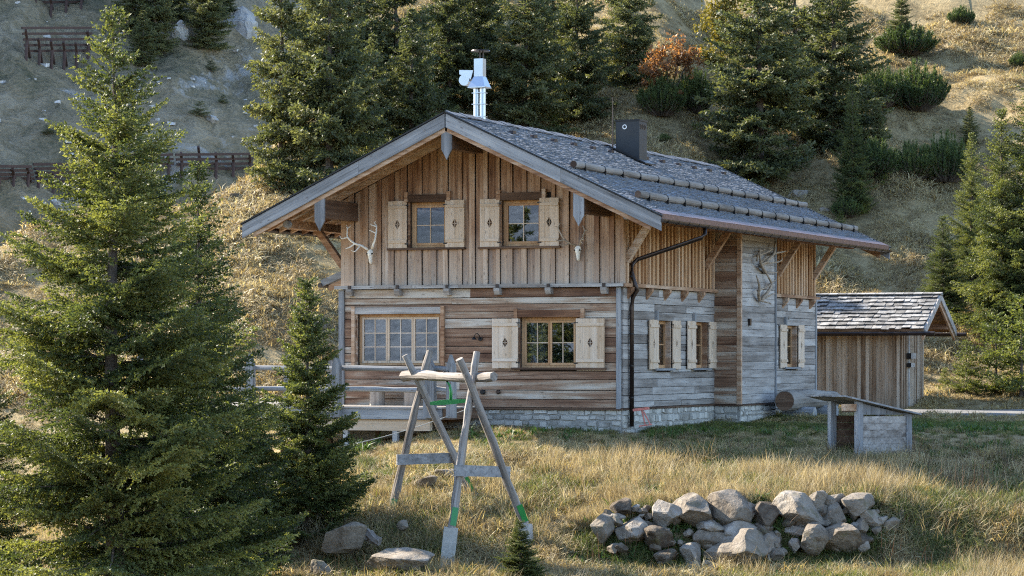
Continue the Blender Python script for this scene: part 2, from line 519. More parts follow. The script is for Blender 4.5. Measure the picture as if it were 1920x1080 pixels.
def link_mesh(name, me, mat, parent=None, loc=None, kind=None):
    o = bpy.data.objects.new(name, me)
    COL.objects.link(o)
    if mat is not None and not me.materials:
        me.materials.append(mat)
    if parent is not None:
        o.parent = parent
    if loc is not None:
        o.location = loc
    if kind:
        o['kind'] = kind
    return o


class MB:
    def __init__(s):
        s.v = []; s.f = []

    def hexa(s, p):
        """8 corners: bottom ring 4, top ring 4"""
        n = len(s.v)
        s.v += [tuple(q) for q in p]
        s.f += [(n + 3, n + 2, n + 1, n), (n + 4, n + 5, n + 6, n + 7)] + [(n + i, n + (i + 1) % 4, n + 4 + (i + 1) % 4, n + 4 + i) for i in range(4)]
        return s

    def box(s, x0, x1, y0, y1, z0, z1, j=0.0):
        p = [(x0, y0, z0), (x1, y0, z0), (x1, y1, z0), (x0, y1, z0), (x0, y0, z1), (x1, y0, z1), (x1, y1, z1), (x0, y1, z1)]
        if j:
            p = [tuple(c + random.uniform(-j, j) for c in q) for q in p]
        return s.hexa(p)

    def bar(s, a, b, w, h, up=(0, 0, 1)):
        """rectangular bar from a to b, w wide (sideways), h high (along up)"""
        a, b = Vector(a), Vector(b)
        t = (b - a).normalized(); u = Vector(up)
        sd = t.cross(u).normalized(); u = sd.cross(t).normalized()
        p = []
        for q in (a, b):
            p += [q - sd * w / 2 - u * h / 2, q + sd * w / 2 - u * h / 2, q + sd * w / 2 + u * h / 2, q - sd * w / 2 + u * h / 2]
        return s.hexa(p)

    def prism(s, outline, t):
        """closed 3D outline (list of Vectors, planar) extruded by vector t"""
        n = len(s.v); k = len(outline); t = Vector(t)
        s.v += [tuple(q) for q in outline] + [tuple(Vector(q) + t) for q in outline]
        s.f += [tuple(range(n + k - 1, n - 1, -1)), tuple(range(n + k, n + 2 * k))]
        s.f += [(n + i, n + (i + 1) % k, n + k + (i + 1) % k, n + k + i) for i in range(k)]
        return s

    def tube(s, pts, rad, n=8, cap=True, wob=0.0):
        pts = [Vector(p) for p in pts]
        if not hasattr(rad, '__len__'):
            rad = [rad] * len(pts)
        base = len(s.v)
        ref = Vector((0.31, 0.2, 0.93))
        for i, p in enumerate(pts):
            t = (pts[min(i + 1, len(pts) - 1)] - pts[max(i - 1, 0)]).normalized()
            a = t.cross(ref)
            if a.length < 0.05:
                a = t.cross(Vector((1, 0, 0)))
            a.normalize(); b = t.cross(a)
            for k in range(n):
                an = 2 * math.pi * k / n
                r = rad[i] * (1 + random.uniform(-wob, wob))
                s.v.append(tuple(p + (a * math.cos(an) + b * math.sin(an)) * r))
        for i in range(len(pts) - 1):
            for k in range(n):
                q = base + i * n
                s.f.append((q + k, q + (k + 1) % n, q + n + (k + 1) % n, q + n + k))
        if cap:
            s.f.append(tuple(base + k for k in range(n))[::-1])
            s.f.append(tuple(base + (len(pts) - 1) * n + k for k in range(n)))
        return s

    def build(s, name, mat, parent=None, kind=None, smooth=False):
        off = wloc(parent) if parent is not None else Vector((0, 0, 0))
        me = bpy.data.meshes.new(name)
        me.from_pydata([(v[0] - off.x, v[1] - off.y, v[2] - off.z) for v in s.v], [], s.f)
        me.update()
        if smooth:
            me.polygons.foreach_set('use_smooth', [True] * len(me.polygons))
        return link_mesh(name, me, mat, parent, None, kind)


def fast_mesh(name, V, T, tone=None):
    """numpy triangles to mesh"""
    V = np.asarray(V, np.float32); T = np.asarray(T, np.int32)
    me = bpy.data.meshes.new(name)
    me.vertices.add(len(V)); me.vertices.foreach_set('co', V.ravel())
    me.loops.add(len(T) * 3); me.loops.foreach_set('vertex_index', T.ravel())
    me.polygons.add(len(T)); me.polygons.foreach_set('loop_start', np.arange(0, len(T) * 3, 3, dtype=np.int32))
    if tone is not None:
        a = me.attributes.new('tone', 'FLOAT', 'FACE')
        a.data.foreach_set('value', np.asarray(tone, np.float32))
    me.update(calc_edges=True)
    return me


# ================================================================== SETTING
def grid_sheet(name, ls, ds, zf, mat):
    L, D = np.meshgrid(ls, ds)
    Z = zf(L, D)
    X = CAM[0] + D * FWD[0] + L * RIGHT[0]; Y = CAM[1] + D * FWD[1] + L * RIGHT[1]
    V = np.stack([X, Y, Z], -1).reshape(-1, 3)
    nl, n2 = len(ls), len(ds)
    i = np.arange(n2 - 1)[:, None] * nl + np.arange(nl - 1)[None, :]
    i = i.ravel()
    T = np.concatenate([np.stack([i, i + 1, i + nl + 1], -1), np.stack([i, i + nl + 1, i + nl], -1)])
    me = fast_mesh(name, V, T)
    me.polygons.foreach_set('use_smooth', np.ones(len(T), bool))
    return link_mesh(name, me, mat, None, None, 'structure')


def graded(segs):
    out = []
    for a, b, st in segs:
        out += list(np.arange(a, b, st))
    return np.array(out + [segs[-1][1]])


LS = graded([(-260, -60, 20), (-60, -24, 3), (-24, 24, 0.4), (24, 60, 3), (60, 260, 20)])
DS = graded([(-260, -20, 12), (-20, 44, 2), (44, 70, 0.25), (70, 128, 0.5), (128, 200, 6)])
grid_sheet('ground', LS, DS, terrain, M['ground'])


def far_z(l, d):
    z = 4.0 + 0.60 * (d - 252) - 0.42 * (l + 52)
    z = z + 2.6 * fbm(l * 0.05, d * 0.05, 21) + 1.5 * fbm(l * 0.17 + d * .06, d * 0.05, 25) + .5 * fbm(l * .5, d * .5, 27)
    return np.minimum(z, 130)


grid_sheet('far_hillside', graded([(-220, -80, 8), (-80, 10, 1.0), (10, 60, 8)]), graded([(150, 220, 8), (220, 380, 1.6), (380, 480, 10)]), far_z, M['farhill'])


def mount_z(l, d):
    return 14 + 78 * sstep(-260, -900, d) * (1 + 0.7 * fbm(l * 0.004 + 3, d * 0.004, 31, 5)) - 28


grid_sheet('mountains', np.arange(-1500, 1501, 40.0), np.arange(-1100, -259, 30.0), mount_z, M['mount'])
# gravel track on the right
pl, pd = np.arange(9.5, 32, 0.5), np.arange(75.5, 86.01, 0.5)
grid_sheet('gravel_path', pl, pd, lambda l, d: terrain(l, d) + 0.03 - 0.12 * (np.abs(d - 80.7) > 4.6) - 0.12 * (l < 10.2), M['gravel'])


def far_hit(px, py):
    ds = np.arange(200, 440, 0.4)
    l = (px - 960) / FPX * ds
    zr = CAM[2] + (HORIZON - py) / FPX * ds
    b = np.nonzero(far_z(l, ds) >= zr)[0]
    i = b[0] if len(b) else len(ds) - 1
    p = ld(l[i], ds[i]); p.z = float(far_z(l[i], ds[i]))
    return p, float(ds[i])

# ================================================================== CHALET
WL, WB = -7.26, 16.1            # left wall X, back wall Y
MX, RZ, PITCH = -3.63, 6.92, 0.471
VY0, VY1 = -1.95, 18.05         # front and rear verge
EH = 5.24                       # half width of the roof


def roof_z(x):
    return RZ - PITCH * abs(x - MX)


chalet = thing('chalet', (MX, 8.0, -0.4), 'two-storey weathered timber chalet with shingled gable roof and carved shutters', 'house')
FW = [  # front windows: x0, x1, z0, z1, casements, rows, cols
    (-5.42, -4.44, 3.86, 4.95, 1, 2, 2), (-3.02, -1.99, 3.86, 4.95, 1, 2, 2),
    (-6.82, -4.62, 1.02, 2.26, 3, 3, 2), (-2.55, -1.10, 0.97, 2.16, 2, 2, 2)]
SW = [(2.36, 3.38, 0.95, 2.10), (5.20, 6.20, 0.95, 2.10), (13.07, 14.12, 0.95, 2.10)]


def cells(xs, zs, holes):
    for a, b in zip(xs[:-1], xs[1:]):
        for c, d in zip(zs[:-1], zs[1:]):
            if not any(h[0] < (a + b) / 2 < h[1] and h[2] < (c + d) / 2 < h[3] for h in holes):
                yield a, b, c, d


# wall cores (with real openings)
b = MB()
xs = sorted(set([WL + 0.02, -0.02, MX] + [w[0] for w in FW] + [w[1] for w in FW]))
zs = sorted(set([-0.005, 4.3] + [w[2] for w in FW] + [w[3] for w in FW]))
top = 5.2
for a, c, z0, z1 in cells(xs, [z for z in zs if z <= 4.3] + [], FW):
    b.box(a, c, 0.0, 0.22, z0, z1)
for a, c in zip(xs[:-1], xs[1:]):
    hs = [w for w in FW if w[0] < (a + c) / 2 < w[1] and w[3] > 4.3]
    zb = hs[0][3] if hs else 4.3
    ta, tc = roof_z(a) - 0.16, roof_z(c) - 0.16
    if min(ta, tc) > zb or max(ta, tc) > zb:
        b.hexa([(a, 0, zb), (c, 0, zb), (c, 0.22, zb), (a, 0.22, zb), (a, 0, max(ta, zb + .01)), (c, 0, max(tc, zb + .01)), (c, 0.22, max(tc, zb + .01)), (a, 0.22, max(ta, zb + .01))])
facade = b.build('gable_wall', M['core'], chalet)
b = MB()
ys = sorted(set([0.22, WB] + [w[0] for w in SW] + [w[1] for w in SW]))
for a, c, z0, z1 in cells(ys, [-0.005, 0.95, 2.10, 4.95], SW):
    b.box(-0.24, -0.02, a, c, z0, z1)
sidewall = b.build('side_wall', M['core'], chalet)
b = MB()
b.box(WL, WL + 0.2, 0.22, WB, -0.35, 4.95)
b.prism([Vector((WL, WB, -0.35)), Vector((0, WB, -0.35)), Vector((0, WB, 5.0)), Vector((MX, WB, 6.7)), Vector((WL, WB, 5.0))], (0, -0.2, 0))
b.box(WL + 0.2, -0.24, 0.22, WB - 0.2, 2.75, 2.85)
b.box(WL + 0.2, -0.24, 0.22, WB - 0.2, -0.3, -0.2)
b.box(WL + 0.2, -0.24, 4.6, 4.7, -0.2, 2.75)
b.box(WL + 0.2, -0.24, 4.6, 4.7, 2.85, 5.0)
b.build('rear_wall', M['inside'], chalet)


# ---- front: horizontal timber courses of the ground floor
def subtract(segs, a, b):
    out = []
    for s, e in segs:
        if b <= s or a >= e:
            out.append((s, e))
        else:
            if a > s:
                out.append((s, a))
            if b < e:
                out.append((b, e))
    return out


def courses(n0, z_top, hmin=0.15, hmax=0.26):
    z = n0; out = []
    while z < z_top - 0.05:
        h = random.uniform(hmin, hmax)
        if z + h > z_top - 0.10:
            h = z_top - z
        out.append((z, z + h)); z += h
    return out


random.seed(11)
for z0, z1 in courses(0.02, 2.86):
    segs = [(WL + 0.1, -0.1)]
    for w in FW[2:]:
        if z1 > w[2] + 0.02 and z0 < w[3] - 0.02:
            segs = subtract(segs, w[0], w[1])
    fin = []
    for s, e in segs:
        while e - s > 4.8:
            c = s + random.uniform(2.2, 4.2); fin.append((s, c)); s = c
        fin.append((s, e))
    pr = random.uniform(0.0, 0.022)
    for s, e in fin:
        p2 = pr + random.uniform(0, 0.006)
        MB().box(s + 0.002, e - 0.002, -0.035 - p2, -0.002, z0 + 0.009, z1 - 0.007, 0.004).build('timber', M['facade'], facade)
# corner boards
for x0, x1 in ((WL - 0.05, WL + 0.1), (-0.1, 0.0)):
    MB().box(x0, x1, -0.085, -0.003, 0.0, 2.855, 0.003).build('corner_board', M['greyz'], facade)
# ---- front: vertical boards of the gable (alternately proud)
random.seed(5)
x = WL - 0.02; k = 0
while x < -0.0:
    w = random.uniform(0.17, 0.26) if k % 2 == 0 else random.uniform(0.11, 0.17)
    x1 = min(x + w, 0.02)
    proud = 0.04 if k % 2 else 0.0
    segs = [(2.955, None)]
    for h in FW[:2]:
        if x1 > h[0] + 0.01 and x < h[1] - 0.01:
            segs = [(2.955, h[2] - 0.05), (h[3] + 0.18, None)]
    for z0, zt in segs:
        ta = min(roof_z(x) - 0.2, 9) if zt is None else zt
        tb = roof_z(x1) - 0.2 if zt is None else zt
        if zt is None:
            ta, tb = min(ta, 6.72), min(tb, 6.72)
        yo = -0.03 - proud - random.uniform(0, 0.008); ov = -random.uniform(0.004, 0.011)
        lean = random.uniform(-0.012, 0.012) if k % 2 else 0
        MB().hexa([(x - ov, yo, z0), (x1 + ov, yo, z0), (x1 + ov, -0.002 - proud * 0.9, z0), (x - ov, -0.002 - proud * 0.9, z0),
                   (x - ov + lean, yo, ta), (x1 + ov + lean, yo, tb), (x1 + ov + lean, -0.002 - proud * 0.9, tb), (x - ov + lean, -0.002 - proud * 0.9, ta)]).build('board', M['gable'], facade)
    x = x1; k += 1
# ---- ledge and bracket ends
random.seed(3)
xx = WL - 0.12
while xx < 0.1:
    e = min(xx + random.uniform(1.0, 1.3), 0.1)
    MB().box(xx + .002, e - .002, -0.19, -0.001, 2.87, 2.95, 0.004).build('ledge_board', M['ledgex'], facade)
    xx = e
for px in (655, 745, 838, 932, 1028, 1132):
    X = on_y(px, 548, -0.2).x
    MB().prism([Vector((X - .07, -0.26, 2.862)), Vector((X - .07, -0.26, 2.80)), Vector((X - .07, -0.2, 2.70)), Vector((X - .07, -0.02, 2.70)), Vector((X - .07, -0.02, 2.862))], (0.14, 0, 0)).build('bracket', M['ledgex'], facade)
    MB().box(X - 0.035, X + 0.035, -0.22, -0.192, 2.868, 2.955).build('iron_strap', M['gutter'], facade)


# ---- windows
def window_front(w, curtains):
    x0, x1, z0, z1, nc, nr, ncol = w
    y = 0.08
    b = MB(); t = 0.075
    b.box(x0, x0 + t, y, y + 0.09, z0, z1); b.box(x1 - t, x1, y, y + 0.09, z0, z1)
    b.box(x0 + t, x1 - t, y, y + 0.09, z1 - t, z1); b.box(x0 + t, x1 - t, y, y + 0.09, z0, z0 + t * 0.7)
    win = b.build('window', M['pine'], chalet)
    cw = (x1 - x0 - 2 * t) / nc
    for i in range(nc):
        a, c = x0 + t + i * cw, x0 + t + (i + 1) * cw
        s = 0.05; zz0, zz1 = z0 + t * 0.7, z1 - t
        b = MB(); yy = y - 0.012
        b.box(a + .003, a + s, yy, yy + 0.06, zz0, zz1); b.box(c - s, c - .003, yy, yy + 0.06, zz0, zz1)
        b.box(a + s, c - s, yy, yy + 0.06, zz1 - s, zz1 - .003); b.box(a + s, c - s, yy, yy + 0.06, zz0 + .003, zz0 + s * 1.2)
        b.build('casement', M['pale'] if nc == 3 else M['pine'], win)
        ga, gc, gz0, gz1 = a + s, c - s, zz0 + s * 1.2, zz1 - s
        b = MB()
        for q in range(1, ncol):
            X = ga + (gc - ga) * q / ncol; b.box(X - .011, X + .011, yy + .008, yy + .045, gz0, gz1)
        for q in range(1, nr):
            Z = gz0 + (gz1 - gz0) * q / nr; b.box(ga, gc, yy + .012, yy + .041, Z - .011, Z + .011)
        b.build('glazing_bars', M['pale'], win)
        for q in range(ncol):
            for r in range(nr):
                A = ga + (gc - ga) * q / ncol; B = ga + (gc - ga) * (q + 1) / ncol
                C = gz0 + (gz1 - gz0) * r / nr; D = gz0 + (gz1 - gz0) * (r + 1) / nr
                tl = random.uniform(-.0015, .0015); tl2 = random.uniform(-.0015, .0015)
                p = [(A, yy + .024 + tl, C), (B, yy + .024 - tl, C), (B, yy + .030 - tl, C), (A, yy + .030 + tl, C),
                     (A, yy + .024 + tl + tl2, D), (B, yy + .024 - tl + tl2, D), (B, yy + .030 - tl + tl2, D), (A, yy + .030 + tl + tl2, D)]
                MB().hexa(p).build('pane', M['glass'], win)
    # reveal, sill
    MB().box(x0 - .05, x0 - .002, -0.05, y + .06, z0 - .03, z1).build('jamb', M['rafter'], win)
    MB().box(x1 + .002, x1 + .05, -0.05, y + .06, z0 - .03, z1).build('jamb', M['rafter'], win)
    MB().box(x0 + .005, x1 - .005, -0.10, y - .002, z0 - .028, z0 - .002).build('sill_flashing', M['iron'], win)
    for ca, cb in curtains:
        n = 34; V = []; b = MB()
        for i in range(n + 1):
            X = ca + (cb - ca) * i / n
            Y = 0.30 + 0.03 * math.sin(i * 1.15) + 0.012 * math.sin(i * 2.7)
            V += [(X, Y, z0 + .02), (X + 0.02 * math.sin(i), Y, z1 - .03)]
        b.v = V; b.f = [(2 * i, 2 * i + 2, 2 * i + 3, 2 * i + 1) for i in range(n)]
        b.build('curtain', M['curtain'], win)
    return win


def lintel(x0, x1, z0, z1, mat, win, depth=0.11):
    MB().box(x0, x1, -depth, -0.002, z0, z1, 0.004).build('lintel', mat, win)


def shutter(o, ux, uy, n, w, z0, z1, hinge):
    """boards along unit (ux,uy) from o; n is the outward normal"""
    O = Vector((o[0], o[1], 0)); U = Vector((ux, uy, 0)); Nn = Vector((n[0], n[1], 0))
    P = lambda a, z, h: O + U * a + Nn * h + Vector((0, 0, z))
    nb = 4 if w > 0.45 else 3
    nb = 4
    zc = (z0 + z1) / 2 + 0.02
    bats = []
    for zz in (z0 + 0.16, z1 - 0.18):
        p = [P(0.01, zz, .030), P(w - .01, zz, .030), P(w - .01, zz, .058), P(.01, zz, .058), P(.01, zz + .07, .030), P(w - .01, zz + .07, .030), P(w - .01, zz + .07, .054), P(.01, zz + .07, .054)]
        bats.append(p)
    sh = MB().hexa(bats[0]).build('shutter', M['palex'], chalet)
    MB().hexa(bats[1]).build('batten', M['palex'], sh)
    cuts = [0, w * .25 + random.uniform(-.01, .01), w * .5, w * .75 + random.uniform(-.01, .01), w]
    dw, dh = (0.07, 0.125) if w > .45 else (.06, .11)
    for i in range(4):
        a, c = cuts[i] + .0015, cuts[i + 1] - .0015
        zb, zt = z0 + random.uniform(-.004, .004), z1 + random.uniform(-.004, .004)
        if i == 1:
            ol = [(a, zb), (c, zb), (c, zc - dh), (c - dw, zc), (c, zc + dh), (c, zt), (a, zt)]
        elif i == 2:
            ol = [(a, zb), (c, zb), (c, zt), (a, zt), (a, zc + dh), (a + dw, zc), (a, zc - dh)]
        else:
            ol = [(a, zb), (c, zb), (c, zt), (a, zt)]
        h = random.uniform(0, .003)
        MB().prism([P(q[0], q[1], h) for q in ol], Nn * .028).build('board', M['pale'], sh)
    # the thin cross left standing in the diamond
    b = MB()
    for (a0, a1, c0, c1) in ((w / 2 - .0045, w / 2 + .0045, zc - dh, zc + dh), (w / 2 - dw, w / 2 + dw, zc - .0045, zc + .0045)):
        b.hexa([P(a0, c0, .006), P(a1, c0, .006), P(a1, c0, .024), P(a0, c0, .024), P(a0, c1, .006), P(a1, c1, .006), P(a1, c1, .024), P(a0, c1, .024)])
    b.build('diamond_cross', M['pale'], sh)
    hx = 0.0 if hinge < 0 else w
    for zz in (z0 + .12, z1 - .12):
        MB().hexa([P(hx - .05, zz, .031), P(hx + .05, zz, .031), P(hx + .05, zz, .040), P(hx - .05, zz, .040), P(hx - .05, zz + .03, .031), P(hx + .05, zz + .03, .031), P(hx + .05, zz + .03, .040), P(hx - .05, zz + .03, .040)]).build('hinge', M['iron'], sh)
    return sh


random.seed(21)
w1 = window_front(FW[0], [])
w2 = window_front(FW[1], [])
w3 = window_front(FW[2], [(-6.72, -6.62), (-6.35, -6.12), (-5.95, -5.84), (-4.92, -4.72)])
w4 = window_front(FW[3], [(-2.46, -2.02), (-1.32, -1.16)])
lintel(-5.52, -4.38, 4.955, 5.13, M['darkx'], w1)
lintel(-3.10, -1.91, 4.955, 5.13, M['darkx'], w2)
lintel(-6.92, -4.58, 2.265, 2.42, M['ledgex'], w3)
lintel(-2.64, -0.92, 2.165, 2.34, M['rafter'], w4)
for (a, c, z0, z1) in ((-5.54, -5.45, 4.96, 5.20), (-4.42, -4.33, 4.96, 5.20), (-3.12, -3.03, 4.96, 5.20), (-1.96, -1.87, 4.96, 5.20), (-6.95, -6.86, 1.0, 2.45), (-4.58, -4.49, 1.0, 2.45), (-2.68, -2.59, 2.14, 2.37), (-0.98, -0.89, 2.14, 2.37)):
    MB().box(a, c, -0.125, -0.004, z0, z1, .003).build('window_post', M['rafter'], facade)
for (a, c, z) in ((-6.0, -3.95, 3.80), (-3.6, -1.5, 3.80), (-2.75, -0.35, 0.92), (-6.9, -4.5, 0.965)):
    MB().box(a, c, -0.13, -0.003, z, z + .05, .003).build('window_sill', M['darkx'], facade)
for (a, w, z0, z1, hg) in ((-5.97, .50, 3.815, 4.985, 1), (-4.46, .50, 3.815, 4.985, -1), (-3.55, .50, 3.815, 4.985, 1), (-2.02, .49, 3.80, 4.985, -1),
                           (-3.24, .67, .955, 2.135, 1), (-1.10, .72, .94, 2.13, -1)):
    shutter((a, -0.088, 0), 1, 0, (0, -1), w, z0, z1, hg)

# ---- side wall: silvered horizontal timber
random.seed(31)
BX, BY0, BY1 = 0.73, 6.83, 9.89                       # the projecting bay
cs = courses(0.02, 2.86, 0.14, 0.24)
for z0, z1 in cs:
    for lo, hi in ((0.02, BY0 - .01), (BY1 + .02, WB)):
        segs = [(lo, hi)]
        for w in SW:
            if z1 > w[2] + .02 and z0 < w[3] - .02:
                segs = subtract(segs, w[0], w[1])
        fin = []
        for s, e in segs:
            while e - s > 4.2:
                c = s + random.uniform(2.0, 3.6); fin.append((s, c)); s = c
            fin.append((s, e))
        for s, e in fin:
            p2 = random.uniform(0.0, 0.02)
            MB().box(-0.018, 0.03 + p2, s + .002, e - .002, z0 + .007, z1 - .005, .003).build('timber', M['side'], sidewall)
# bay
b = MB(); b.box(-0.02, BX - .04, BY0 + .05, BY1 - .02, -0.35, 4.75); bay = b.build('bay_wall', M['core'], chalet)
for z0, z1 in courses(0.02, 4.5, .16, .26):
    MB().box(0.01, BX - .08, BY0 - .02 - random.uniform(0, .015), BY0 + .048, z0 + .004, z1 - .004, .002).build('timber', M['bayfront'], bay)
    MB().box(BX - .038, BX + random.uniform(0, .014), BY0 + .09, BY1 - .10, z0 + .004, z1 - .004, .002).build('timber', M['side'], bay)
MB().box(BX - .08, BX + .03, BY0 - .045, BY0 + .085, 0, 4.55, .003).build('corner_post', M['rafter'], bay)
MB().box(BX - .03, BX + .035, BY1 - .095, BY1 + .01, 0, 4.55, .003).build('corner_post', M['greyz'], bay)
MB().box(0.004, 0.06, WB - .1, WB + .03, 0, 2.85, .003).build('corner_board', M['greyz'], sidewall)
# upper storey boards with battens
random.seed(41)
for lo, hi in ((0.0, BY0 - .02), (BY1 + .02, WB + .02)):
    y = lo
    while y < hi - .02:
        e = min(y + random.uniform(.24, .30), hi)
        MB().box(-.018, .02 + random.uniform(0, .004), y + .003, e - .002, 2.955, 4.72).build('board', M['sideup'], sidewall)
        MB().box(.024, .075, y - .05, y + .055, 2.957, 4.72, .003).build('batten', M['sideup'], sidewall)
        y = e
    y = lo - (.12 if lo == 0 else 0)
    while y < hi - .05:
        e = min(y + random.uniform(1.0, 1.4), hi)
        MB().box(.001, .16, y + .002, e - .002, 2.87, 2.95, .004).build('ledge_board', M['ledgey'], sidewall)
        y = e
    y = lo + .35
    while y < hi - .1:
        MB().prism([Vector((.20, y - .07, 2.862)), Vector((.20, y - .07, 2.79)), Vector((.13, y - .07, 2.70)), Vector((.03, y - .07, 2.58)), Vector((.03, y - .07, 2.862))], (0, .14, 0)).build('bracket', M['ledgey'], sidewall)
        y += 1.3
MB().box(-.0, .08, -.08, .06, 2.956, 4.72, .003).build('corner_board', M['gable'], sidewall)
# side windows
for (y0, y1, z0, z1) in SW:
    b = MB(); t = .075; X = -.16
    b.box(X, X + .08, y0, y0 + t, z0, z1); b.box(X, X + .08, y1 - t, y1, z0, z1)
    b.box(X, X + .08, y0 + t, y1 - t, z1 - t, z1); b.box(X, X + .08, y0 + t, y1 - t, z0, z0 + t)
    b.box(X + .005, X + .075, (y0 + y1) / 2 - .04, (y0 + y1) / 2 + .04, z0 + t, z1 - t)
    b.box(X + .02, X + .06, y0 + t, y1 - t, (z0 + z1) / 2 - .012, (z0 + z1) / 2 + .012)
    win = b.build('window', M['pine'], chalet)
    for a, c in ((y0 + t, (y0 + y1) / 2 - .04), ((y0 + y1) / 2 + .04, y1 - t)):
        for q in ((z0 + t, (z0 + z1) / 2 - .012), ((z0 + z1) / 2 + .012, z1 - t)):
            MB().box(X + .03, X + .036, a, c, q[0], q[1]).build('pane', M['glass'], win)
    MB().box(-.25, .055, y0 - .004, y0 + .03, z0, z1).build('jamb', M['rafter'], win); MB().box(-.25, .055, y1 - .03, y1 + .004, z0, z1).build('jamb', M['rafter'], win)
    MB().box(-.1, .13, y0 - .25, y1 + .15, z0 - .055, z0 - .005, .003).build('sill', M['greyy'], win)
    MB().box(.02, .10, y0 - .1, y1 + .1, z1 + .005, z1 + .16, .003).build('lintel', M['side'], win)
    MB().box(.02, .115, y0 - .13, y0 - .04, z1 + .008, z1 + .24, .003).build('window_post', M['greyz'], win)
    shutter((.075, y0 - .66, 0), 0, 1, (1, 0), .64, z0 - .02, z1 + .02, 1)
    shutter((.075, y1 + .02, 0), 0, 1, (1, 0), .58, z0 - .02, z1 + .02, -1)

# ---- stone plinth: single stones in mortar
b = MB()
b.box(WL, .02, .0, .25, -1.6, -.01); b.box(-.2, .02, .25, WB, -.9, -.012); b.box(.021, BX - .01, BY0 + .02, BY1 - .02, -.9, -.014)
plinth = b.build('stone_plinth', M['mortar'], chalet)
MB().box(WL - .02, .05, -.075, -.001, -.025, .015, .002).build('base_sill', M['darkx'], chalet)
b = MB(); b.box(.002, .07, .0, BY0 - .03, -.024, .016); b.box(.03, BX + .05, BY0 - .055, BY0 - .021, -.026, .012); b.box(BX + .016, BX + .06, BY0 - .02, BY1 + .02, -.022, .013); b.box(.031, .07, BY1 + .03, WB, -.024, .016)
b.build('base_sill', M['darky'], chalet)


def stone_row(o, U, Nn, length, zt, zb):
    O, U, Nn = Vector(o), Vector(U), Vector(Nn)
    z = zt
    while z > zb:
        h = random.uniform(.10, .22)
        a = -random.uniform(0, .1)
        while a < length:
            w = random.uniform(.13, .42)
            g = .005; p = []
            hh = h * random.uniform(.78, 1.02)
            pr = random.uniform(.012, .04)
            A, B_ = max(a, 0) + g, min(a + w, length) - g
            if B_ - A > .04:
                c = [(A, z - hh + g), (B_, z - hh + g), (B_, z - g), (A, z - g)]
                c = [(q[0] + random.uniform(-.022, .022), q[1] + random.uniform(-.022, .022)) for q in c]
                cx, cz = sum(q[0] for q in c) / 4, sum(q[1] for q in c) / 4
                back = [O + U * q[0] + Vector((0, 0, q[1])) - Nn * .01 for q in c]
                front = [O + U * (cx + (q[0] - cx) * .9) + Vector((0, 0, cz + (q[1] - cz) * .82)) + Nn * (pr * random.uniform(.8, 1.1)) for q in c]
                MB().hexa(back + front).build('stone', M['plinth'], plinth)
            a += w
        z -= h


random.seed(51)
stone_row((-4.6, 0, 0), (1, 0, 0), (0, -1, 0), 4.6, -.03, -.72)
stone_row((.02, 0, 0), (0, 1, 0), (1, 0, 0), BY0 - .02, -.03, -.65)
stone_row((.05, BY0 + .02, 0), (1, 0, 0), (0, -1, 0), BX - .08, -.03, -.45)
stone_row((BX - .01, BY0, 0), (0, 1, 0), (1, 0, 0), BY1 - BY0, -.03, -.45)
stone_row((.02, BY1 + .1, 0), (0, 1, 0), (1, 0, 0), 3.4, -.03, -.45)

# ---- roof
NR = Vector((PITCH, 0, 1)).normalized()          # right slope normal
NLf = Vector((-PITCH, 0, 1)).normalized()


def rp(u, y, side, h=0.0):
    """point on the roof: u metres of plan distance from the ridge, raised by h along the normal"""
    n = NR if side > 0 else NLf
    return Vector((MX + side * u, y, RZ - .06 - PITCH * u)) + n * h


b = MB()
for sd in (1, -1):
    p = [rp(0.0, VY0 + .03, sd, -.02), rp(EH, VY0 + .03, sd, -.02), rp(EH, VY1 - .03, sd, -.02), rp(0.0, VY1 - .03, sd, -.02)]
    q = [v + (NR if sd > 0 else NLf) * .05 for v in p]
    b.hexa((p + q) if sd > 0 else (p[::-1] + q[::-1]))
roof = b.build('roof', M['soffit'], chalet)
# shingles: too small to pick apart singly
def shingles(name, sd, step, wmin, wmax, parent):
    sl = EH * math.sqrt(1 + PITCH ** 2)
    V = []; F = []
    r = random.Random(61 + sd)
    n = NR if sd > 0 else NLf
    dn = Vector((sd, 0, -PITCH)).normalized()
    rows = int(sl / step)
    for i in range(rows + 1):
        s0 = i * step
        y = VY0 - .02 - r.uniform(0, .1)
        wav = .01 * math.sin(i * 1.7)
        while y < VY1 + .02:
            w = r.uniform(wmin, wmax)
            s1 = min(s0 + step * 1.3 + r.uniform(-.02, .025), sl + .03)
            y0, y1 = max(y, VY0 - .02), min(y + w - .006, VY1 + .02)
            if y1 - y0 > .02:
                a = rp(0, 0, sd)
                h0 = .034 + r.uniform(0, .006); h1 = h0 + .022 + r.uniform(0, .02); t = .014
                lift = r.uniform(-.004, .006)
                base = Vector((a.x, 0, a.z))
                P = lambda s, yy, h: base + dn * s + Vector((0, yy, 0)) + n * h
                k = len(V)
                V += [P(s0, y0, h0), P(s0, y1, h0), P(s1, y1, h1 + lift), P(s1, y0, h1 - lift), P(s1, y1, h1 + lift - t - .02), P(s1, y0, h1 - lift - t - .02), P(s0, y0, h0 - t), P(s0, y1, h0 - t)]
                F += [(k, k + 1, k + 2, k + 3), (k + 3, k + 2, k + 4, k + 5), (k, k + 3, k + 5, k + 6), (k + 2, k + 1, k + 7, k + 4)]
            y += w
    m = MB(); m.v = [tuple(v) for v in V]; m.f = F
    return m.build(name, M['shingle'], parent, 'stuff')


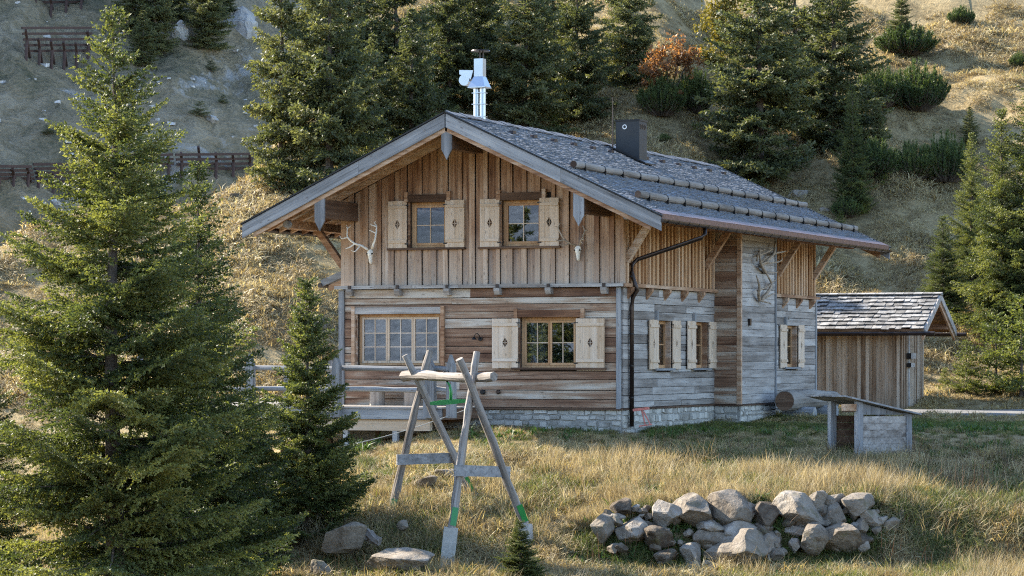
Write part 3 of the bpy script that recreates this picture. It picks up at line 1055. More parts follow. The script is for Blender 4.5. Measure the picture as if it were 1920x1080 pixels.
shingles('shingles', 1, .125, .09, .19, roof)
shingles('shingles', -1, .22, .15, .3, roof)
b = MB()
yy = VY0 - .02
while yy < VY1:
    e = min(yy + random.uniform(.15, .22), VY1)
    h = random.uniform(.05, .085)
    b.hexa([rp(-.02, yy, 1, h), rp(.2, yy, 1, h + .005), rp(.2, e - .006, 1, h + .005), rp(-.02, e - .006, 1, h), rp(-.05, yy, 1, h + .02), rp(.2, yy, 1, h + .025), rp(.2, e - .006, 1, h + .025), rp(-.05, e - .006, 1, h + .02)])
    yy = e
b.build('ridge_shingles', M['shingle'], roof, 'stuff')
# verge boards, two layers, each slope
for y, dy in ((VY0, -1), (VY1, 1)):
    for sd in (1, -1):
        for (cut0, cut1) in ((0.0, EH * .5 + (.25 if sd > 0 else -.4)), (EH * .5 + (.25 if sd > 0 else -.4), EH + .06)):
            A, B_ = rp(cut0 + .002, y, sd, .03), rp(cut1 - .002, y, sd, .03)
            o = [A, B_, B_ + Vector((0, 0, -.32)), A + Vector((0, 0, -.32))]
            MB().prism(o, (0, dy * .055, 0)).build('verge_board', M['verge%d' % sd], roof)
        A, B_ = rp(0.06, y, sd, -.2), rp(EH - .12, y, sd, -.2)
        MB().prism([A, B_, B_ + Vector((0, 0, -.17)), A + Vector((0, 0, -.17))], (0, -dy * .05, 0)).build('verge_lath', M['rafter'], roof)
        A, B_ = rp(-.01 * sd, y, sd, .045), rp(EH + .09, y, sd, .045)
        MB().prism([A, B_, B_ + Vector((0, 0, .035)), A + Vector((0, 0, .035))], (0, dy * .085, 0)).build('verge_flashing', M['iron'], roof)
# rafters and soffit boards
for y in np.arange(VY0 + .45, VY1, .62):
    for sd in (1, -1):
        u0 = 0.1 if (y < -.15 or y > WB + .1) else 3.66
        A, B_ = rp(u0, y, sd, -.022), rp(EH - .02, y, sd, -.022)
        MB().prism([A, B_, B_ + Vector((0, 0, -.10)), A + Vector((0, 0, -.15))], (0, .11, 0)).build('rafter', M['rafter'], roof)
# purlins with beam heads and pointed pendant boards
for (x0, x1, ht, mt) in ((-7.05, -6.79, .44, 'greyz'), (-3.76, -3.50, .5, 'greyz'), (-.47, -.21, .44, 'greyz')):
    zt = min(roof_z(x0), roof_z(x1)) - .26 if x0 != -3.76 else RZ - .34
    if x0 == -7.05: zt = 4.96
    if x0 == -.47: zt = 4.96
    MB().box(x0, x1, VY0 + .05, -.07, zt - ht, zt, .004).build('purlin', M['darky'], roof)
    MB().box(x0 + .02, x1 - .02, WB + .05, VY1 - .05, zt - ht, zt, .004).build('purlin', M['darky'], roof)
    c = (x0 + x1) / 2 + .01; w = .13; zt2 = roof_z(c) - .10 if x0 == -3.76 else zt + .20
    zb = zt2 - (1.0 if x0 == -3.76 else .95)
    ol = [Vector((c - w, VY0 + .049, zt2)), Vector((c - w, VY0 + .049, zb + .24)), Vector((c - w * .35, VY0 + .049, zb + .09)), Vector((c, VY0 + .049, zb)), Vector((c + w * .35, VY0 + .049, zb + .09)), Vector((c + w, VY0 + .049, zb + .24)), Vector((c + w, VY0 + .049, zt2))]
    MB().prism(ol, (0, -.047, 0)).build('pendant_board', M['greyz'], roof)
for X in (-8.02, .66):
    zt = roof_z(X) - .34
    MB().box(X - .09, X + .09, VY0 + .55, VY1 - .5, zt - .2, zt, .004).build('eaves_purlin', M['rafter'], roof)
    b = MB(); b.tube([(X, VY0 + .56, zt - .1), (X, VY0 + .44, zt - .1)], [.11, .085], 10); b.build('beam_head', M['greyz'], roof)
    s = 1 if X > -3 else -1
    wx = 0.03 if s > 0 else WL - .03
    for Y in ((.25, 6.1, 12.4, 15.85) if s > 0 else (.15, 6.1, 12.0)):
        bx0 = BX if False else wx
        MB().bar((bx0, Y, zt - 1.08), (X - .02 * s, Y, zt - .16), .15, .17, (0, 1, 0)).build('brace', M['loglocal'] if False else M['rafter'], roof)
# left eave gutter and right eave gutter with copper flashing
for sd in (1, -1):
    A = rp(EH + .02, VY0 - .05, sd, 0); B_ = rp(EH + .02, VY1 + .05, sd, 0)
    pts = []
    b = MB(); r = .075; cx = A.x + sd * .05; cz = A.z - .05
    prof = [(r * math.cos(t), r * math.sin(t)) for t in np.linspace(math.pi, 2 * math.pi, 8)] + [((r - .012) * math.cos(t), (r - .012) * math.sin(t)) for t in np.linspace(2 * math.pi, math.pi, 8)]
    b.prism([Vector((cx + p[0], VY0 - .05, cz + p[1])) for p in prof], (0, VY1 - VY0 + .1, 0))
    gut = b.build('gutter', M['gutter'], chalet)
    MB().box(cx - r, cx + r, VY0 - .052, VY0 - .045, cz - r * .7, cz).build('gutter_end', M['gutter'], gut)
    pr2 = [((r + .008) * math.cos(t), (r + .008) * math.sin(t)) for t in np.linspace(math.pi, 2 * math.pi, 7)] + [((r - .014) * math.cos(t), (r - .014) * math.sin(t)) for t in np.linspace(2 * math.pi, math.pi, 7)]
    for Y in np.arange(VY0 + .3, VY1, .72):
        MB().prism([Vector((cx + p[0], Y, cz + p[1])) for p in pr2], (0, .035, 0)).build('gutter_bracket', M['iron'], gut)
    p = [rp(EH - .22, VY0 + .02, sd, .085), rp(EH + .035, VY0 + .02, sd, .09), rp(EH + .035, VY1 - .02, sd, .09), rp(EH - .22, VY1 - .02, sd, .085)]
    q = [v + (NR if sd > 0 else NLf) * .006 for v in p]
    MB().hexa((p + q) if sd > 0 else (p[::-1] + q[::-1])).build('copper_flashing', M['copper'], roof)
    A_, B2 = rp(EH + .03, VY0 + .06, sd, .09), rp(EH + .03, VY1 - .06, sd, .09)
    MB().prism([A_, B2, B2 + Vector((0, 0, -.16)), A_ + Vector((0, 0, -.16))], (sd * -.02, 0, 0)).build('eaves_board', M['copper'], roof)
# downpipe of the right gutter
b = MB()
gx = MX + EH + .07; gz = rp(EH, 0, 1).z - .1
b.tube([(gx, 1.15, gz), (gx, 1.15, gz - .16), (gx - .06, 1.08, gz - .26), (.22, .50, 3.52), (.12, .42, 3.40), (.115, .40, 3.2), (.20, .40, 2.93), (.26, .40, 2.80), (.14, .40, 2.62), (.115, .40, 2.4), (.115, .40, -.42)], .052, 10, wob=.0)
dpipe = b.build('downpipe', M['gutter'], chalet, smooth=True)
for z in (.25, 1.0, 1.75, 3.1):
    MB().tube([(.115, .40, z), (.115, .40, z + .035)], .06, 10).build('pipe_clamp', M['iron'], dpipe)
# snow guard logs
for u, ya, yb, r in ((2.735, -.95, 18.0, .084), (4.27, -.80, 17.95, .086)):
    n = 34; pts = []; rad = []
    lift = .06 + r
    for i in range(n + 1):
        y = ya + (yb - ya) * i / n
        q = rp(u, y, 1, lift)
        q += Vector((0, 0, .008 * math.sin(i * 1.3))); pts.append(q); rad.append(r * (1 - .12 * i / n) * random.uniform(.96, 1.05))
    lg = MB().tube(pts, rad, 12).build('snow_guard_log', M['log'], roof.parent, smooth=False)
    MB().tube([pts[0] + Vector((0, -.004, 0)), pts[0] + Vector((0, .002, 0))], rad[0] * .93, 12).build('log_end', M['darkx'], lg)
    y = ya + .55
    while y < yb:
        q = rp(u, y, 1, lift); ring = []
        for t in np.linspace(0, 2 * math.pi, 13)[:-1]:
            ring.append(t)
        m = MB(); k0 = 0
        for Y2 in (y, y + .045):
            for rr in (r * 1.0, r * 1.13):
                for t in ring:
                    m.v.append((q.x + math.cos(t) * rr, Y2, q.z + math.sin(t) * rr))
        for i in range(12):
            j = (i + 1) % 12
            m.f += [(12 + i, 12 + j, 36 + j, 36 + i), (i, 12 + i, 12 + j, j)[::-1], (24 + i, 24 + j, 36 + j, 36 + i)[::-1]]
        m.box(q.x + r * .5, q.x + r * 1.2, y, y + .045, q.z - r * 1.6, q.z - r * .5)
        m.build('log_strap', M['iron'], lg)
        y += random.uniform(1.15, 1.35)
# small snow hooks along the ridge
for y in np.arange(.3, 17, 1.35):
    b = MB(); q = rp(.72, y, 1, .07)
    b.hexa([q + Vector((-.06, -.12, 0)), q + Vector((.06, -.12, -.03)), q + Vector((.06, .12, -.03)), q + Vector((-.06, .12, 0)), q + Vector((-.04, -.09, .05)), q + Vector((.06, -.09, .045)), q + Vector((.06, .09, .045)), q + Vector((-.04, .09, .05))])
    b.build('snow_hook', M['gutter'], roof)

# ---- steel flue on the ridge
fc = Vector((-3.72, .25, 6.8))
b = MB()
for dx in (-.075, .085):
    b.tube([(fc.x + dx, fc.y, 6.7), (fc.x + dx, fc.y, 7.70)], .075, 14)
flue = b.build('steel_flue', M['chrome'], chalet, smooth=False)
b = MB()
for z in (6.98, 7.28, 7.55):
    b.box(fc.x - .165, fc.x + .175, fc.y - .09, fc.y + .09, z, z + .018)
b.build('flue_clamp', M['chrome'], flue)
b = MB()
z0, z1 = 7.70, 7.95
b.hexa([(fc.x - .21, fc.y - .2, z0), (fc.x + .22, fc.y - .2, z0), (fc.x + .22, fc.y + .2, z0), (fc.x - .21, fc.y + .2, z0), (fc.x - .1, fc.y - .11, z1), (fc.x + .13, fc.y - .11, z1), (fc.x + .13, fc.y + .11, z1), (fc.x - .1, fc.y + .11, z1)])
b.box(fc.x - .22, fc.x + .23, fc.y - .21, fc.y + .21, z0 - .025, z0 - .002)
b.build('flue_hood', M['chrome'], flue)
MB().box(fc.x - .10, fc.x + .13, fc.y - .1, fc.y + .1, z1 + .002, z1 + .43).build('flue_head', M['chrome'], flue)
b = MB()
b.hexa([(fc.x - .47, fc.y - .13, 8.02), (fc.x - .17, fc.y - .13, 7.86 + .03), (fc.x - .17, fc.y + .13, 7.89), (fc.x - .47, fc.y + .13, 8.02), (fc.x - .47, fc.y - .13, 8.12), (fc.x - .11, fc.y - .13, 8.10), (fc.x - .05, fc.y + .13, 8.10), (fc.x - .45, fc.y + .13, 8.14)])
b.build('fan_housing', M['chrome'], flue)
b = MB(); b.tube([(fc.x - .36, fc.y - .1, 7.88), (fc.x - .36, fc.y + .1, 7.88)], .135, 16); b.tube([(fc.x - .25, fc.y - .06, 7.82), (fc.x - .08, fc.y - .06, 7.8)], .05, 10)
b.build('fan_drum', M['chrome'], flue)
b = MB()
b.tube([(fc.x + .03, fc.y, 8.56), (fc.x + .03, fc.y, 8.585), (fc.x + .03, fc.y, 8.60)], [.235, .22, .06], 20)
b.tube([(fc.x + .03, fc.y - .05, 8.37), (fc.x + .03, fc.y - .05, 8.57)], .02, 6); b.tube([(fc.x + .07, fc.y + .05, 8.37), (fc.x + .07, fc.y + .05, 8.57)], .02, 6)
b.build('rain_cap', M['gutter'], flue)
# ---- black sheet chimney
cx0, cx1, cy0, cy1 = -3.10, -2.44, 8.03, 8.62
ct = on_y(1175, 225, cy0).z
b = MB(); b.box(cx0, cx1, cy0, cy1, 6.05, ct)
chim = b.build('chimney', M['blackbox'], chalet)
b = MB()
b.box(cx0 - .02, cx1 + .02, cy0 - .02, cy0 + .02, ct - .03, ct + .015); b.box(cx0 - .02, cx1 + .02, cy1 - .02, cy1 + .02, ct - .03, ct + .015)
b.box(cx0 - .02, cx0 + .02, cy0 + .02, cy1 - .02, ct - .03, ct + .015); b.box(cx1 - .02, cx1 + .02, cy0 + .02, cy1 - .02, ct - .03, ct + .015)
b.build('chimney_rim', M['iron'], chim)
b = MB(); cc = Vector(((cx0 + cx1) / 2 - .08, cy0 - .006, ct - .18))
for i in range(20):
    a0, a1 = 2 * math.pi * i / 20, 2 * math.pi * (i + 1) / 20
    q = lambda a, r, y: (cc.x + r * math.cos(a), y, cc.z + r * math.sin(a))
    b.hexa([q(a0, .042, cc.y), q(a1, .042, cc.y), q(a1, .062, cc.y), q(a0, .062, cc.y), q(a0, .042, cc.y - .006), q(a1, .042, cc.y - .006), q(a1, .062, cc.y - .006), q(a0, .062, cc.y - .006)])
b.build('ring_mark', M['white'], chim)
b = MB()
for k in range(3):
    Y = cy0 + .12 + k * .165
    for i in range(12):
        a0, a1 = 2 * math.pi * i / 12, 2 * math.pi * (i + 1) / 12
        q = lambda a, r, x: (x, Y + r * math.cos(a) * 1.0, ct - .17 + r * 1.3 * math.sin(a))
        b.hexa([q(a0, .03, cx1 + .003), q(a1, .03, cx1 + .003), q(a1, .055, cx1 + .003), q(a0, .055, cx1 + .003), q(a0, .03, cx1 + .008), q(a1, .03, cx1 + .008), q(a1, .055, cx1 + .008), q(a0, .055, cx1 + .008)])
b.build('ring_mark', M['gutter'], chim)
b = MB()
b.hexa([(cx0 - .12, cy0 - .13, roof_z(cx0 - .12) + .05), (cx1 + .22, cy0 - .13, roof_z(cx1 + .22) + .05), (cx1 + .22, cy1 + .1, roof_z(cx1 + .22) + .05), (cx0 - .12, cy1 + .1, roof_z(cx0 - .12) + .05),
        (cx0 - .12, cy0 - .13, roof_z(cx0 - .12) + .085), (cx1 + .22, cy0 - .13, roof_z(cx1 + .22) + .085), (cx1 + .22, cy1 + .1, roof_z(cx1 + .22) + .085), (cx0 - .12, cy1 + .1, roof_z(cx0 - .12) + .085)])
b.build('chimney_flashing', M['iron'], chim)
b = MB(); b.tube([(cx0 - .07, cy0 - .05, roof_z(cx0) - .05), (cx0 - .07, cy0 - .05, ct - .05), (cx0 - .07, cy0 - .05, ct + .62)], [.022, .018, .006], 8)
b.build('lightning_rod', M['gutter'], chalet)
# ---- small porch roof on the left wall
pz = 3.42
b = MB()
b.prism([Vector((WL, .9, pz)), Vector((WL - .95, .9, pz - .38)), Vector((WL - .95, .9, pz - .30)), Vector((WL, .9, pz + .08))], (0, 3.2, 0))
porch = b.build('porch_roof', M['shingle'], chalet)
MB().prism([Vector((WL - .003, .84, pz + .1)), Vector((WL - .98, .84, pz - .29)), Vector((WL - .98, .84, pz - .46)), Vector((WL - .003, .84, pz - .07))], (0, .055, 0)).build('verge_board', M['greyx'], porch)
MB().prism([Vector((WL - .003, .9, pz - .1)), Vector((WL - .8, .9, pz - .42)), Vector((WL - .8, .9, pz - .55)), Vector((WL - .003, .9, pz - .3))], (0, .12, 0)).build('rafter', M['rafter'], porch)
b = MB(); b.tube([(WL - 1.0, .8, pz - .42), (WL - 1.0, 4.1, pz - .42)], .06, 8); b.tube([(WL - .3, .95, pz - .25), (WL - .28, .95, pz - .7), (WL - .1, .95, pz - .82), (WL - .08, .95, pz - 1.1), (WL - .08, .95, -.4)], .045, 8)
b.build('porch_gutter', M['gutter'], porch)
# ---- fittings on the walls
for (px, py, r, mt) in ((906, 735, .062, 'iron'), (935, 735, .05, 'gutter')):
    q = on_y(px, py, -.05)
    b = MB(); b.tube([(q.x, -.05, q.z), (q.x, -.10, q.z), (q.x, -.115, q.z)], [r, r, r * .7], 16); b.build('wall_outlet', M[mt], chalet)
q = on_x(1403, 604, BX)
MB().box(BX + .013, BX + .07, q.y - .06, q.y + .06, q.z - .09, q.z + .09).build('wall_box', M['gutter'], chalet)

q = on_y(897, 634, -.05)
lamp = thing('wall_lamp', (q.x, -.06, q.z - .05), 'small black swan-neck lamp on the brown timber wall between the ground-floor windows', 'wall lamp')
b = MB(); b.tube([(q.x + .06, -.055, q.z - .02), (q.x + .06, -.09, q.z - .02)], .05, 14); b.build('wall_plate', M['iron'], lamp)
b = MB(); b.tube([(q.x + .06, -.09, q.z - .02), (q.x + .06, -.14, q.z + .06), (q.x + .03, -.17, q.z + .11), (q.x - .03, -.17, q.z + .10), (q.x - .06, -.17, q.z + .02)], .011, 8); b.build('swan_neck', M['iron'], lamp)
b = MB(); b.tube([(q.x - .06, -.17, q.z + .03), (q.x - .06, -.17, q.z), (q.x - .06, -.17, q.z - .035)], [.02, .045, .062], 14); b.build('shade', M['iron'], lamp)


# ---- trophies
def antler_thing(name, origin, plane, label, beams, skull=None, mat='antler'):
    """beams: list of (points in (a, z, out) metres, r0, r1); plane maps (a, z, out) to world"""
    t = thing(name, plane(origin[0], origin[1], 0), label, 'antlers', 'antlers hung on the chalet')
    for pts, r0, r1, nm in beams:
        P = [plane(origin[0] + p[0], origin[1] + p[1], p[2]) for p in pts]
        # smooth the polyline
        Q = []
        for i in range(len(P) - 1):
            for s in range(4):
                u = s / 4
                p0, p1, p2, p3 = P[max(i - 1, 0)], P[i], P[i + 1], P[min(i + 2, len(P) - 1)]
                Q.append(0.5 * ((2 * p1) + (p2 - p0) * u + (2 * p0 - 5 * p1 + 4 * p2 - p3) * u * u + (3 * p1 - p0 - 3 * p2 + p3) * u ** 3))
        Q.append(P[-1])
        n = len(Q)
        MB().tube(Q, [1.35 * (r0 + (r1 - r0) * i / (n - 1)) + .003 for i in range(n)], 7).build(nm, M[mat], t, smooth=True)
    if skull:
        a0, z0 = skull
        P = lambda a, z, o: plane(origin[0] + a0 + a, origin[1] + z0 + z, o)
        rows = [(.0, .05, .10, .02), (-.05, .075, .15, .02), (-.10, .085, .16, .02), (-.15, .06, .15, .015), (-.22, .045, .13, .01), (-.29, .042, .11, .01), (-.34, .030, .08, .01), (-.355, .012, .05, .02)]
        b = MB()
        for z, hw, o, i in rows:
            for k in range(10):
                an = 2 * math.pi * k / 10
                b.v.append(tuple(P(hw * math.cos(an), z, .02 + (o - .02) * (.5 + .5 * math.sin(an)))))
        for r in range(len(rows) - 1):
            for k in range(10):
                b.f.append((r * 10 + k, r * 10 + (k + 1) % 10, r * 10 + 10 + (k + 1) % 10, r * 10 + 10 + k))
        b.f += [tuple(range(10)), tuple(range((len(rows) - 1) * 10, len(rows) * 10))]
        b.build('skull', M['bone'], t, smooth=True)
        b = MB()
        for sgn in (-1, 1):
            b.tube([P(sgn * .06, -.105, .13), P(sgn * .078, -.105, .142)], .020, 10)
        b.build('eye_socket', M['core'], t)
    return t


front = lambda a, z, o: Vector((a, -.07 - o, z))
sidep = lambda a, z, o: Vector((BX + .015 + o, a, z))
q = on_y(697, 468, -.07)
# left trophy, in units of metres from the skull crown
antler_thing('deer_antlers', (q.x, q.z), front, 'bleached deer skull with branching antlers on the gable, left of the left upper window', [
    ([(-.06, .0, .10), (-.2, .10, .22), (-.33, .14, .26), (-.55, .30, .2), (-.58, .48, .16), (-.62, .60, .12)], .022, .009, 'antler'),
    ([(.06, .03, .10), (.14, .10, .22), (.20, .20, .26), (.21, .40, .2), (.20, .55, .16), (.13, .64, .12)], .022, .009, 'antler'),
    ([(-.33, .14, .26), (-.45, .05, .30), (-.55, .02, .32)], .014, .004, 'tine'), ([(-.55, .30, .2), (-.70, .27, .22), (-.76, .34, .2)], .013, .004, 'tine'),
    ([(-.59, .50, .15), (-.50, .58, .14)], .011, .004, 'tine'), ([(-.2, .10, .22), (-.28, -.05, .34), (-.36, -.03, .38)], .013, .004, 'tine'),
    ([(.21, .38, .2), (.10, .44, .24), (.05, .46, .25)], .012, .004, 'tine'), ([(.20, .55, .16), (.10, .58, .2), (.05, .62, .2)], .011, .004, 'tine'), ([(.16, .12, .24), (.20, .06, .32)], .012, .004, 'tine'), ([(.13, .64, .12), (.15, .68, .10)], .009, .004, 'tine')],
    (0, 0), 'bone')
q = on_y(1086, 461, -.07)
antler_thing('deer_antlers', (q.x, q.z), front, 'bleached deer skull with dark antlers under the right pendant board of the gable', [
    ([(-.06, .0, .10), (-.16, .06, .22), (-.26, .14, .28), (-.40, .32, .22), (-.46, .44, .16), (-.43, .54, .12)], .020, .008, 'antler'),
    ([(.06, .02, .10), (.13, .10, .22), (.18, .16, .28), (.22, .32, .22), (.18, .42, .16), (.12, .46, .12)], .020, .008, 'antler'),
    ([(-.24, .13, .28), (-.38, .11, .34), (-.46, .14, .36)], .013, .004, 'tine'), ([(-.16, .06, .22), (-.24, .0, .34), (-.34, .02, .4)], .013, .004, 'tine'), ([(-.46, .44, .16), (-.54, .46, .16)], .010, .004, 'tine'),
    ([(.17, .15, .28), (.25, .12, .34), (.22, .20, .38)], .013, .004, 'tine'), ([(.22, .34, .21), (.30, .36, .22)], .010, .004, 'tine'), ([(.13, .08, .22), (.2, .04, .3)], .012, .004, 'tine')],
    (0, 0), 'antler')


def sv(px, py):
    w = on_x(px, py, BX)
    return (w.y, w.z)


def sbeam(pts, o0, o1, r0, r1, nm):
    n = len(pts)
    return ([(sv(*p)[0], sv(*p)[1], o0 + (o1 - o0) * i / (n - 1) + .10 * math.sin(math.pi * i / (n - 1))) for i, p in enumerate(pts)], r0, r1, nm)


zx = lambda a, b: (1380 + a * .1297, 440 + b * .1297)
t = antler_thing('elk_antlers', (0, 0), sidep, 'upper pair of brown antlers on the silvered bay wall, close under the eaves', [
    sbeam([zx(390, 545), zx(300, 470), zx(250, 400), zx(245, 300), zx(265, 190)], .05, .12, .035, .012, 'antler'),
    sbeam([zx(320, 470), zx(360, 380), zx(440, 280), zx(460, 180), zx(500, 110)], .05, .12, .035, .012, 'antler'),
    sbeam([zx(245, 310), zx(330, 250), zx(410, 205)], .08, .2, .02, .008, 'tine'), sbeam([zx(260, 250), zx(310, 210)], .1, .2, .016, .006, 'tine'),
    sbeam([zx(440, 280), zx(520, 255), zx(600, 240)], .08, .22, .02, .008, 'tine'), sbeam([zx(300, 430), zx(360, 370)], .1, .24, .018, .006, 'tine'), sbeam([zx(390, 545), zx(450, 550), zx(475, 520)], .05, .2, .016, .006, 'tine'),
    sbeam([zx(240, 380), zx(200, 290)], .1, .2, .015, .006, 'tine'), sbeam([zx(400, 410), zx(490, 395), zx(550, 345)], .04, .22, .017, .006, 'tine')], None, 'antler')
antler_thing('elk_antlers', (0, 0), sidep, 'lower of the two pairs of antlers on the silvered bay wall, below the larger pair', [
    sbeam([zx(300, 950), zx(245, 860), zx(230, 750), zx(210, 640), zx(222, 595)], .05, .12, .033, .010, 'antler'),
    sbeam([zx(335, 945), zx(385, 830), zx(420, 720), zx(390, 620), zx(385, 560)], .05, .08, .033, .014, 'antler'),
    sbeam([zx(405, 730), zx(465, 655)], .1, .2, .016, .005, 'tine'), sbeam([zx(245, 815), zx(320, 745), zx(370, 700)], .1, .24, .017, .006, 'tine'),
    sbeam([zx(300, 950), zx(360, 985), zx(420, 1000)], .05, .15, .02, .007, 'tine'), sbeam([zx(335, 945), zx(390, 860), zx(440, 855)], .05, .22, .018, .006, 'tine')], None, 'antler')
for o in bpy.data.objects:          # the bay's antlers: put their empties on the wall
    if o.name.startswith('elk_antlers'):
        tgt = sidep(8.6, 3.0 if o.name != 'elk_antlers' else 3.5, 0)
        dlt = tgt - o.location
        o.location = tgt
        for c in o.children:
            c.data.transform(Matrix.Translation(-dlt))

# ================================================================== TERRACE
DX0, DX1, DY0 = -11.6, -3.55, -2.35
DZ = 0.06
terr = thing('terrace', ((DX0 + DX1) / 2, -1.2, -.9), 'raised grey plank terrace on posts before the chalet, left of the swing frame', 'terrace')
random.seed(71)
b = MB(); b.box(DX0 + .02, DX1 - .02, DY0 + .003, DY0 + .055, DZ - .29, DZ - .052); fas = b.build('edge_board', M['greyx'], terr)
x = DX0
y = DY0 - .03
while y < (0 - .06):
    e = min(y + .145, -.06)
    cuts = [DX0, DX0 + random.uniform(2, 3.5), DX0 + random.uniform(4.3, 6.5), DX1]
    for a, c in zip(cuts[:-1], cuts[1:]):
        MB().box(a + .002, c - .002, y + .003, e - .003, DZ - .045, DZ - random.uniform(0, .006)).build('plank', M['ledgex'], terr)
    y = e
# the part of the terrace that runs on along the left wall
y = -.06
while y < 5.5:
    e = y + .145
    MB().box(DX0 + .002, WL - .06, y + .003, e - .003, DZ - .045, DZ - random.uniform(0, .006)).build('plank', M['ledgex'], terr)
    y = e
b = MB(); b.box(DX0 + .3, DX1 - .35, DY0 + .08, DY0 + .22, DZ - .56, DZ - .30); b.build('beam', M['palex'], terr)
b = MB(); b.box(DX1 - .06, DX1 - .004, DY0 + .06, -.08, DZ - .30, DZ - .05); b.build('edge_board', M['darky'], terr)
b = MB(); b.box(DX0 + .3, DX1 - .35, -.5, -.38, DZ - .4, DZ - .06); b.build('beam', M['darkx'], terr)
for X in np.arange(DX0 + .4, DX1 - .3, 1.28):
    MB().box(X - .06, X + .06, DY0 + .09, DY0 + .21, -2.4, DZ - .562).build('post', M['ledgex'], terr)
    MB().box(X - .05, X + .05, -.49, -.39, -1.6, DZ - .40).build('post', M['darkx'], terr)

rail = thing('terrace_railing', ((DX0 + DX1) / 2, DY0, DZ), 'grey rail fence with pointed posts along the terrace edge', 'railing')
posts = []
for px in (470, 632, 806, 846):
    posts.append(on_y(px, 700, DY0 - .06).x)
posts = [DX0 + .1] + posts
for i, X in enumerate(posts):
    yy = DY0 - .07 + random.uniform(-.02, .02)
    w, dp, zt = .105, .075, 1.28 + random.uniform(-.04, .04)
    if i == 3: w, dp, zt = .14, .09, 1.22
    zb = DZ - .25
    ol = [Vector((X - w, yy - dp, zb)), Vector((X + w, yy - dp, zb)), Vector((X + w * .9, yy - dp, zt - .27)), Vector((X + random.uniform(-.015, .015), yy - dp, zt)), Vector((X - w * .9, yy - dp, zt - .27))]
    MB().prism(ol, (0, dp * 2, 0)).build('post', M['greyz'], rail)
for z in (.95, .46):
    for a, c in zip(posts[:-1], posts[1:]):
        pts = [(a + (c - a) * t, DY0 + .05, z + .012 * math.sin(5 * t + z)) for t in np.linspace(0, 1, 6)]
        MB().tube(pts, [.062 * random.uniform(.92, 1.06) for _ in pts], 8).build('rail', M['greyx'], rail)
bk = thing('terrace_railing', (DX0 + 1, 5.4, DZ), 'grey rail fence at the rear end of the terrace beside the chalet', 'railing')
for X in np.arange(DX0 + .1, WL - .2, 1.3):
    ol = [Vector((X - .1, 5.4, DZ)), Vector((X + .1, 5.4, DZ)), Vector((X + .1, 5.4, 1.0)), Vector((X, 5.4, 1.26)), Vector((X - .1, 5.4, 1.0))]
    MB().prism(ol, (0, .13, 0)).build('post', M['greyz'], bk)
for z in (.9, .46):
    MB().tube([(DX0, 5.5, z), (-9.5, 5.5, z + .02), (WL - .1, 5.5, z)], .055, 8).build('rail', M['greyx'], bk)

bench = thing('log_bench', (-5.9, -.55, DZ), 'low wooden bench on stump legs against the wall under the three-part window', 'bench')
MB().box(-6.75, -4.75, -.75, -.3, DZ + .40, DZ + .48, .006).build('seat', M['darkx'], bench)
for X in (-6.05, -5.15):
    b = MB(); b.tube([(X, -.55, DZ), (X, -.55, DZ + .4)], [.19, .18], 12, wob=.04); b.build('leg', M['loglocal'], bench)

rope = MB()
A, B_ = at(460, 862, 60.0), at(900, 758, 66.5)
pts = [A.lerp(B_, t) - Vector((0, 0, .22 * math.sin(math.pi * t))) for t in np.linspace(0, 1, 24)]
ro = rope.tube(pts, .009, 5).build('guy_rope', M['rope'])
tag(ro, 'thin grey rope running from the young spruce up to the chalet wall', 'rope')

# ================================================================== SHED
S0 = at(1690, 757, 86.3)
sx, sy, sz = S0.x, S0.y, -.35
SDep, SLen, SH, SR = 2.75, 7.0, 2.40, 3.14
shed = thing('shed', (sx - 3.5, sy + SDep / 2, sz), 'small board shed with silvery shingle roof behind the chalet on the right', 'shed')
b = MB()
b.box(sx - SLen, sx - .04, sy + .04, sy + SDep, sz, SH)
b.prism([Vector((sx - .05, sy + .05, SH)), Vector((sx - .05, sy + SDep - .05, SH)), Vector((sx - .05, sy + SDep / 2, SR - .15))], (-SLen + .2, 0, 0))
swall = b.build('wall', M['core'], shed)
random.seed(81)
x = sx - SLen; k = 0
while x < sx - .02:
    e = min(x + random.uniform(.2, .3), sx)
    MB().box(x + .004, e - .003, sy - .0, sy + .038, sz, SH + .05).build('board', M['shedw'], swall)
    if k % 1 == 0:
        MB().box(x - .05, x + .05, sy - .04, sy - .002, sz, SH + .05, .004).build('batten', M['shedw'], swall)
    x = e; k += 1
y = sy
while y < sy + SDep - .02:
    e = min(y + random.uniform(.16, .24), sy + SDep)
    MB().box(sx - .038, sx, y + .003, e - .003, sz, SH).build('board', M['shedw'], swall)
    MB().box(sx + .002, sx + .04, y - .045, y + .045, sz, SH, .003).build('batten', M['shedw'], swall)
    y = e
for k in range(6):
    z0, z1 = SH + k * .18, SH + (k + 1) * .18 - .01
    hw = (SR - .12 - z1) / (SR - SH) * SDep / 2
    if hw > .05:
        MB().box(sx - .04, sx + .015, sy + SDep / 2 - hw, sy + SDep / 2 + hw, z0, z1).build('gable_plank', M['rafter'], swall)
# door with signs on the gable end
dr = MB().box(sx + .042, sx + .07, sy + .62, sy + .80, sz + .05, SH - .1).build('door_board', M['ledgex'], swall)
for zz, h, w in ((1.18, .17, .62), (.92, .13, .42)):
    MB().box(sx + .075, sx + .20, sy + .42, sy + .42 + w, zz, zz + h).build('notice_box', M['ledgex'], swall)
    MB().box(sx + .074, sx + .201, sy + .395, sy + .418, zz, zz + h).build('notice_box', M['iron'], swall)
